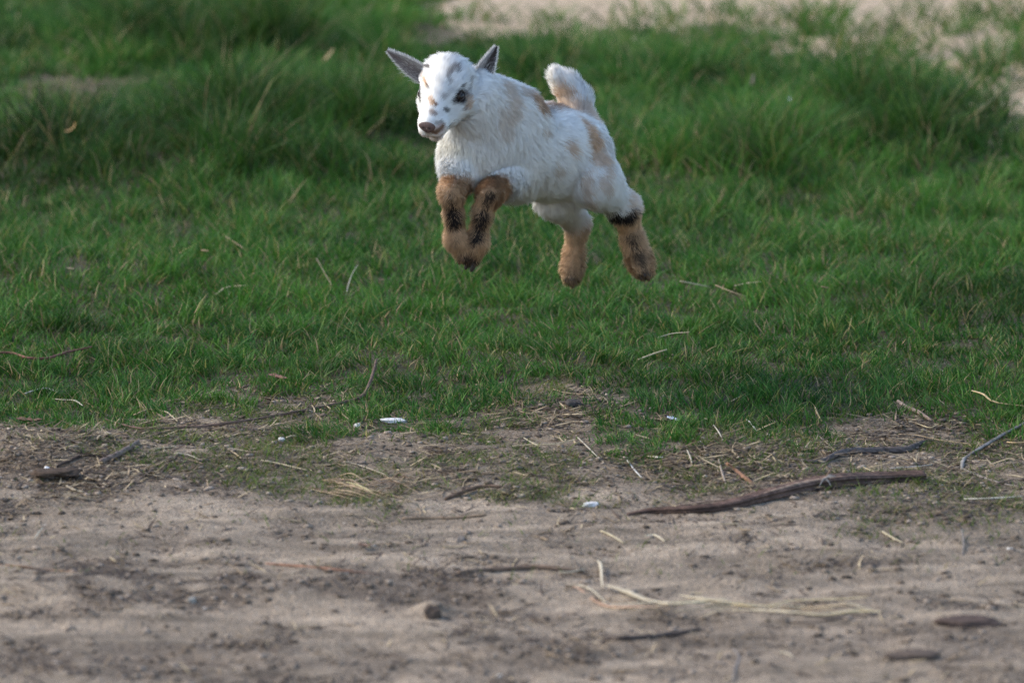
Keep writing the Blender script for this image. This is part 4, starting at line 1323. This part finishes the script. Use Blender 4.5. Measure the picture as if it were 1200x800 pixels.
def ear(base, tip, open_dir, width, name="ear", dark=.6, light=1):
    n, m = 16, 9
    ax = tip - base; Ln = np.linalg.norm(ax); ax = ax / Ln
    od = open_dir - ax * (open_dir @ ax); od /= np.linalg.norm(od); sdv = np.cross(ax, od)
    def pt(t, s):
        w = width * math.sin(math.pi * (.12 + .88 * t) ** .8) ** .8 if t < 1 else 0
        w = max(w, .0004)
        cup = .95 - .35 * t
        a = s * 1.15 * cup
        r = w / 1.15
        bendv = od * (.010 * math.sin(math.pi * t * .5) ** 2 - .004 * t)
        return base + ax * Ln * t + sdv * (r * math.sin(a) * 1.15) + od * (r * (1 - math.cos(a)) * 1.05) + bendv - od * r * .35
    V = []; C = []
    for side in (0, 1):
        for i in range(n + 1):
            for j in range(m):
                t = i / n; s = (j / (m - 1) - .5) * 2
                V.append(pt(t, s) - od * .0011 * side * (1 - abs(s) * .4))
                k = (1 - abs(s) ** 3) * dark * (1 - .6 * float(sstep(.0, .6, s * light))) * (.75 + .25 * math.sin(11 * s)) if side == 0 else .12
                C.append(np.array([.5, .44, .42]) * (1 - k) + np.array([.045, .033, .03]) * k)
    V = np.array(V); C = np.array(C); k = (n + 1) * m
    idx = lambda s, i, j: s * k + i * m + j
    q = []
    for i in range(n):
        for j in range(m - 1):
            q.append((idx(0, i, j), idx(0, i, j + 1), idx(0, i + 1, j + 1), idx(0, i + 1, j)))
            q.append((idx(1, i, j), idx(1, i + 1, j), idx(1, i + 1, j + 1), idx(1, i, j + 1)))
        q.append((idx(0, i, 0), idx(0, i + 1, 0), idx(1, i + 1, 0), idx(1, i, 0)))
        q.append((idx(0, i, m - 1), idx(1, i, m - 1), idx(1, i + 1, m - 1), idx(0, i + 1, m - 1)))
    e = link(name, mesh_np(name, V - GO, [np.array(q)], ear_mat, C, smooth=True), goat)
    # short hair: back and rim white-grey, inside darker
    N_ = 8000
    t = rng.random(N_) ** .9; s = rng.random(N_) * 2 - 1
    rim = rng.random(N_) < .20; s = np.where(rim, np.sign(s) * (1 - .06 * rng.random(N_)), s)
    inside = (rng.random(N_) < .5)
    P = np.array([pt(a * .98, b) for a, b in zip(t, s)])
    nrm = np.where(inside[:, None], od, -od)
    outw = sdv[None] * np.sign(s)[:, None]
    D = ax[None] * 1.0 + nrm * .35 + outw * np.where(rim, .55, .1)[:, None] + rng.normal(0, .2, (N_, 3))
    D /= np.linalg.norm(D, axis=1)[:, None]
    P = P - od[None] * np.where(inside, 0, .0012)[:, None]
    Lh = np.where(rim, .0060, .0040) * (.6 + .7 * rng.random(N_))
    c = np.where(rim[:, None], np.array([.70, .66, .62]), np.where(inside[:, None], np.array([.06, .045, .042]), np.array([.55, .50, .47])))
    if dark < .75: c = np.where((inside & ~rim)[:, None], np.array([.25, .20, .19]), c)
    lt = sstep(-.05, .55, s * light)[:, None] * (inside & ~rim)[:, None]
    c = c * (1 - lt * .8) + np.array([.48, .45, .45]) * lt * .8
    wisp = (rng.random(N_) < .12) & inside & (t < .6); c = np.where(wisp[:, None], [.6, .56, .52], c); Lh = np.where(wisp, Lh * 2.2, Lh)
    c = c * (.6 + .8 * rng.random((N_, 1)))
    S = np.cross(D, nrm); S /= np.linalg.norm(S, axis=1)[:, None]
    w = S * .00022
    vs = np.stack([P - w, P + w, P + D * (Lh * .6)[:, None] + w * .8, P + D * (Lh * .6)[:, None] - w * .8, P + D * Lh[:, None]], 1)
    b = (np.arange(N_) * 5)[:, None]
    link("ear_fur", mesh_np("ear_fur", vs.reshape(-1, 3) - GO, [b + np.array([0, 1, 2, 3]), b + np.array([3, 2, 4])], fur_mat, np.repeat(c, 5, 0), normals=np.repeat(nrm, 5, 0)), e)


toc = np.array([0, -1, .15])
ear(gp(558, 106, -11.5), gp(580, 55, -10.5), np.array([.25, -.95, -.05]), .0168, dark=.96, light=-1)
ear(gp(504, 95, -12.5), gp(456, 58, -12.5), np.array([.1, -.85, -.55]), .0165, dark=.72)

# hooves: two claws each
hoof_mat = mat_attr("hoof_horn", .45, .4, noise=.2, scale=200)
def hoof(tipc, direction, side, col=(.05, .038, .034), sz=1.0):
    """cloven hoof: two tapered wedges"""
    d = direction / np.linalg.norm(direction); side = side - d * (side @ d); side /= np.linalg.norm(side); fr = np.cross(side, d)
    if fr[1] > 0: fr = -fr
    V = []; q = []
    root = None
    for s in (-1, 1):
        rings = []
        prof = [(-.010, .0062, .0078), (-.004, .0068, .0085), (.001, .0070, .0088), (.0065, .0066, .0084), (.0088, .0050, .0066)]
        off = len(V)
        for (z, a, b) in prof:
            for k in range(10):
                an = 2 * math.pi * k / 10
                x = math.cos(an) * a * .62; y = math.sin(an) * b
                if s * x < 0: x *= .75
                V.append(tipc + sz * (side * (s * (.0046) + x) + fr * (y + .25 * (z + .01)) + d * z))
        for r in range(4):
            for k in range(10):
                k2 = (k + 1) % 10; q.append((off + r * 10 + k, off + r * 10 + k2, off + (r + 1) * 10 + k2, off + (r + 1) * 10 + k))
        V.append(tipc + sz * (side * (s * .0046) + d * .0095)); e = len(V) - 1
        for k in range(5): q.append((off + 40 + 2 * k, off + 40 + (2 * k + 1), off + 40 + (2 * k + 2) % 10, e))
    V = np.array(V); C = np.array(col)[None] * (.8 + .4 * rng.random((len(V), 1)))
    link("hoof", mesh_np("hoof", V - GO, [np.array(q)], hoof_mat, C, smooth=True), goat)


lat = np.array([.64, -.77, 0])
hoof(gp(552, 308, -13.4), dn(gp(557, 290, -14), gp(552, 312, -12.6)), np.array([.9, -.3, 0]))
hoof(gp(542, 301, -13.6), dn(gp(534, 280, -14.6), gp(542, 305, -12.8)), np.array([.9, -.3, 0]), sz=.9)
hoof(gp(757, 320, 4.2), dn(gp(750, 306, 5), gp(758, 326, 3.4)), lat)
hoof(gp(670, 326, 9.6), dn(gp(671, 312, 10.6), gp(669, 332, 8.6)), lat, col=(.12, .08, .06), sz=.9)
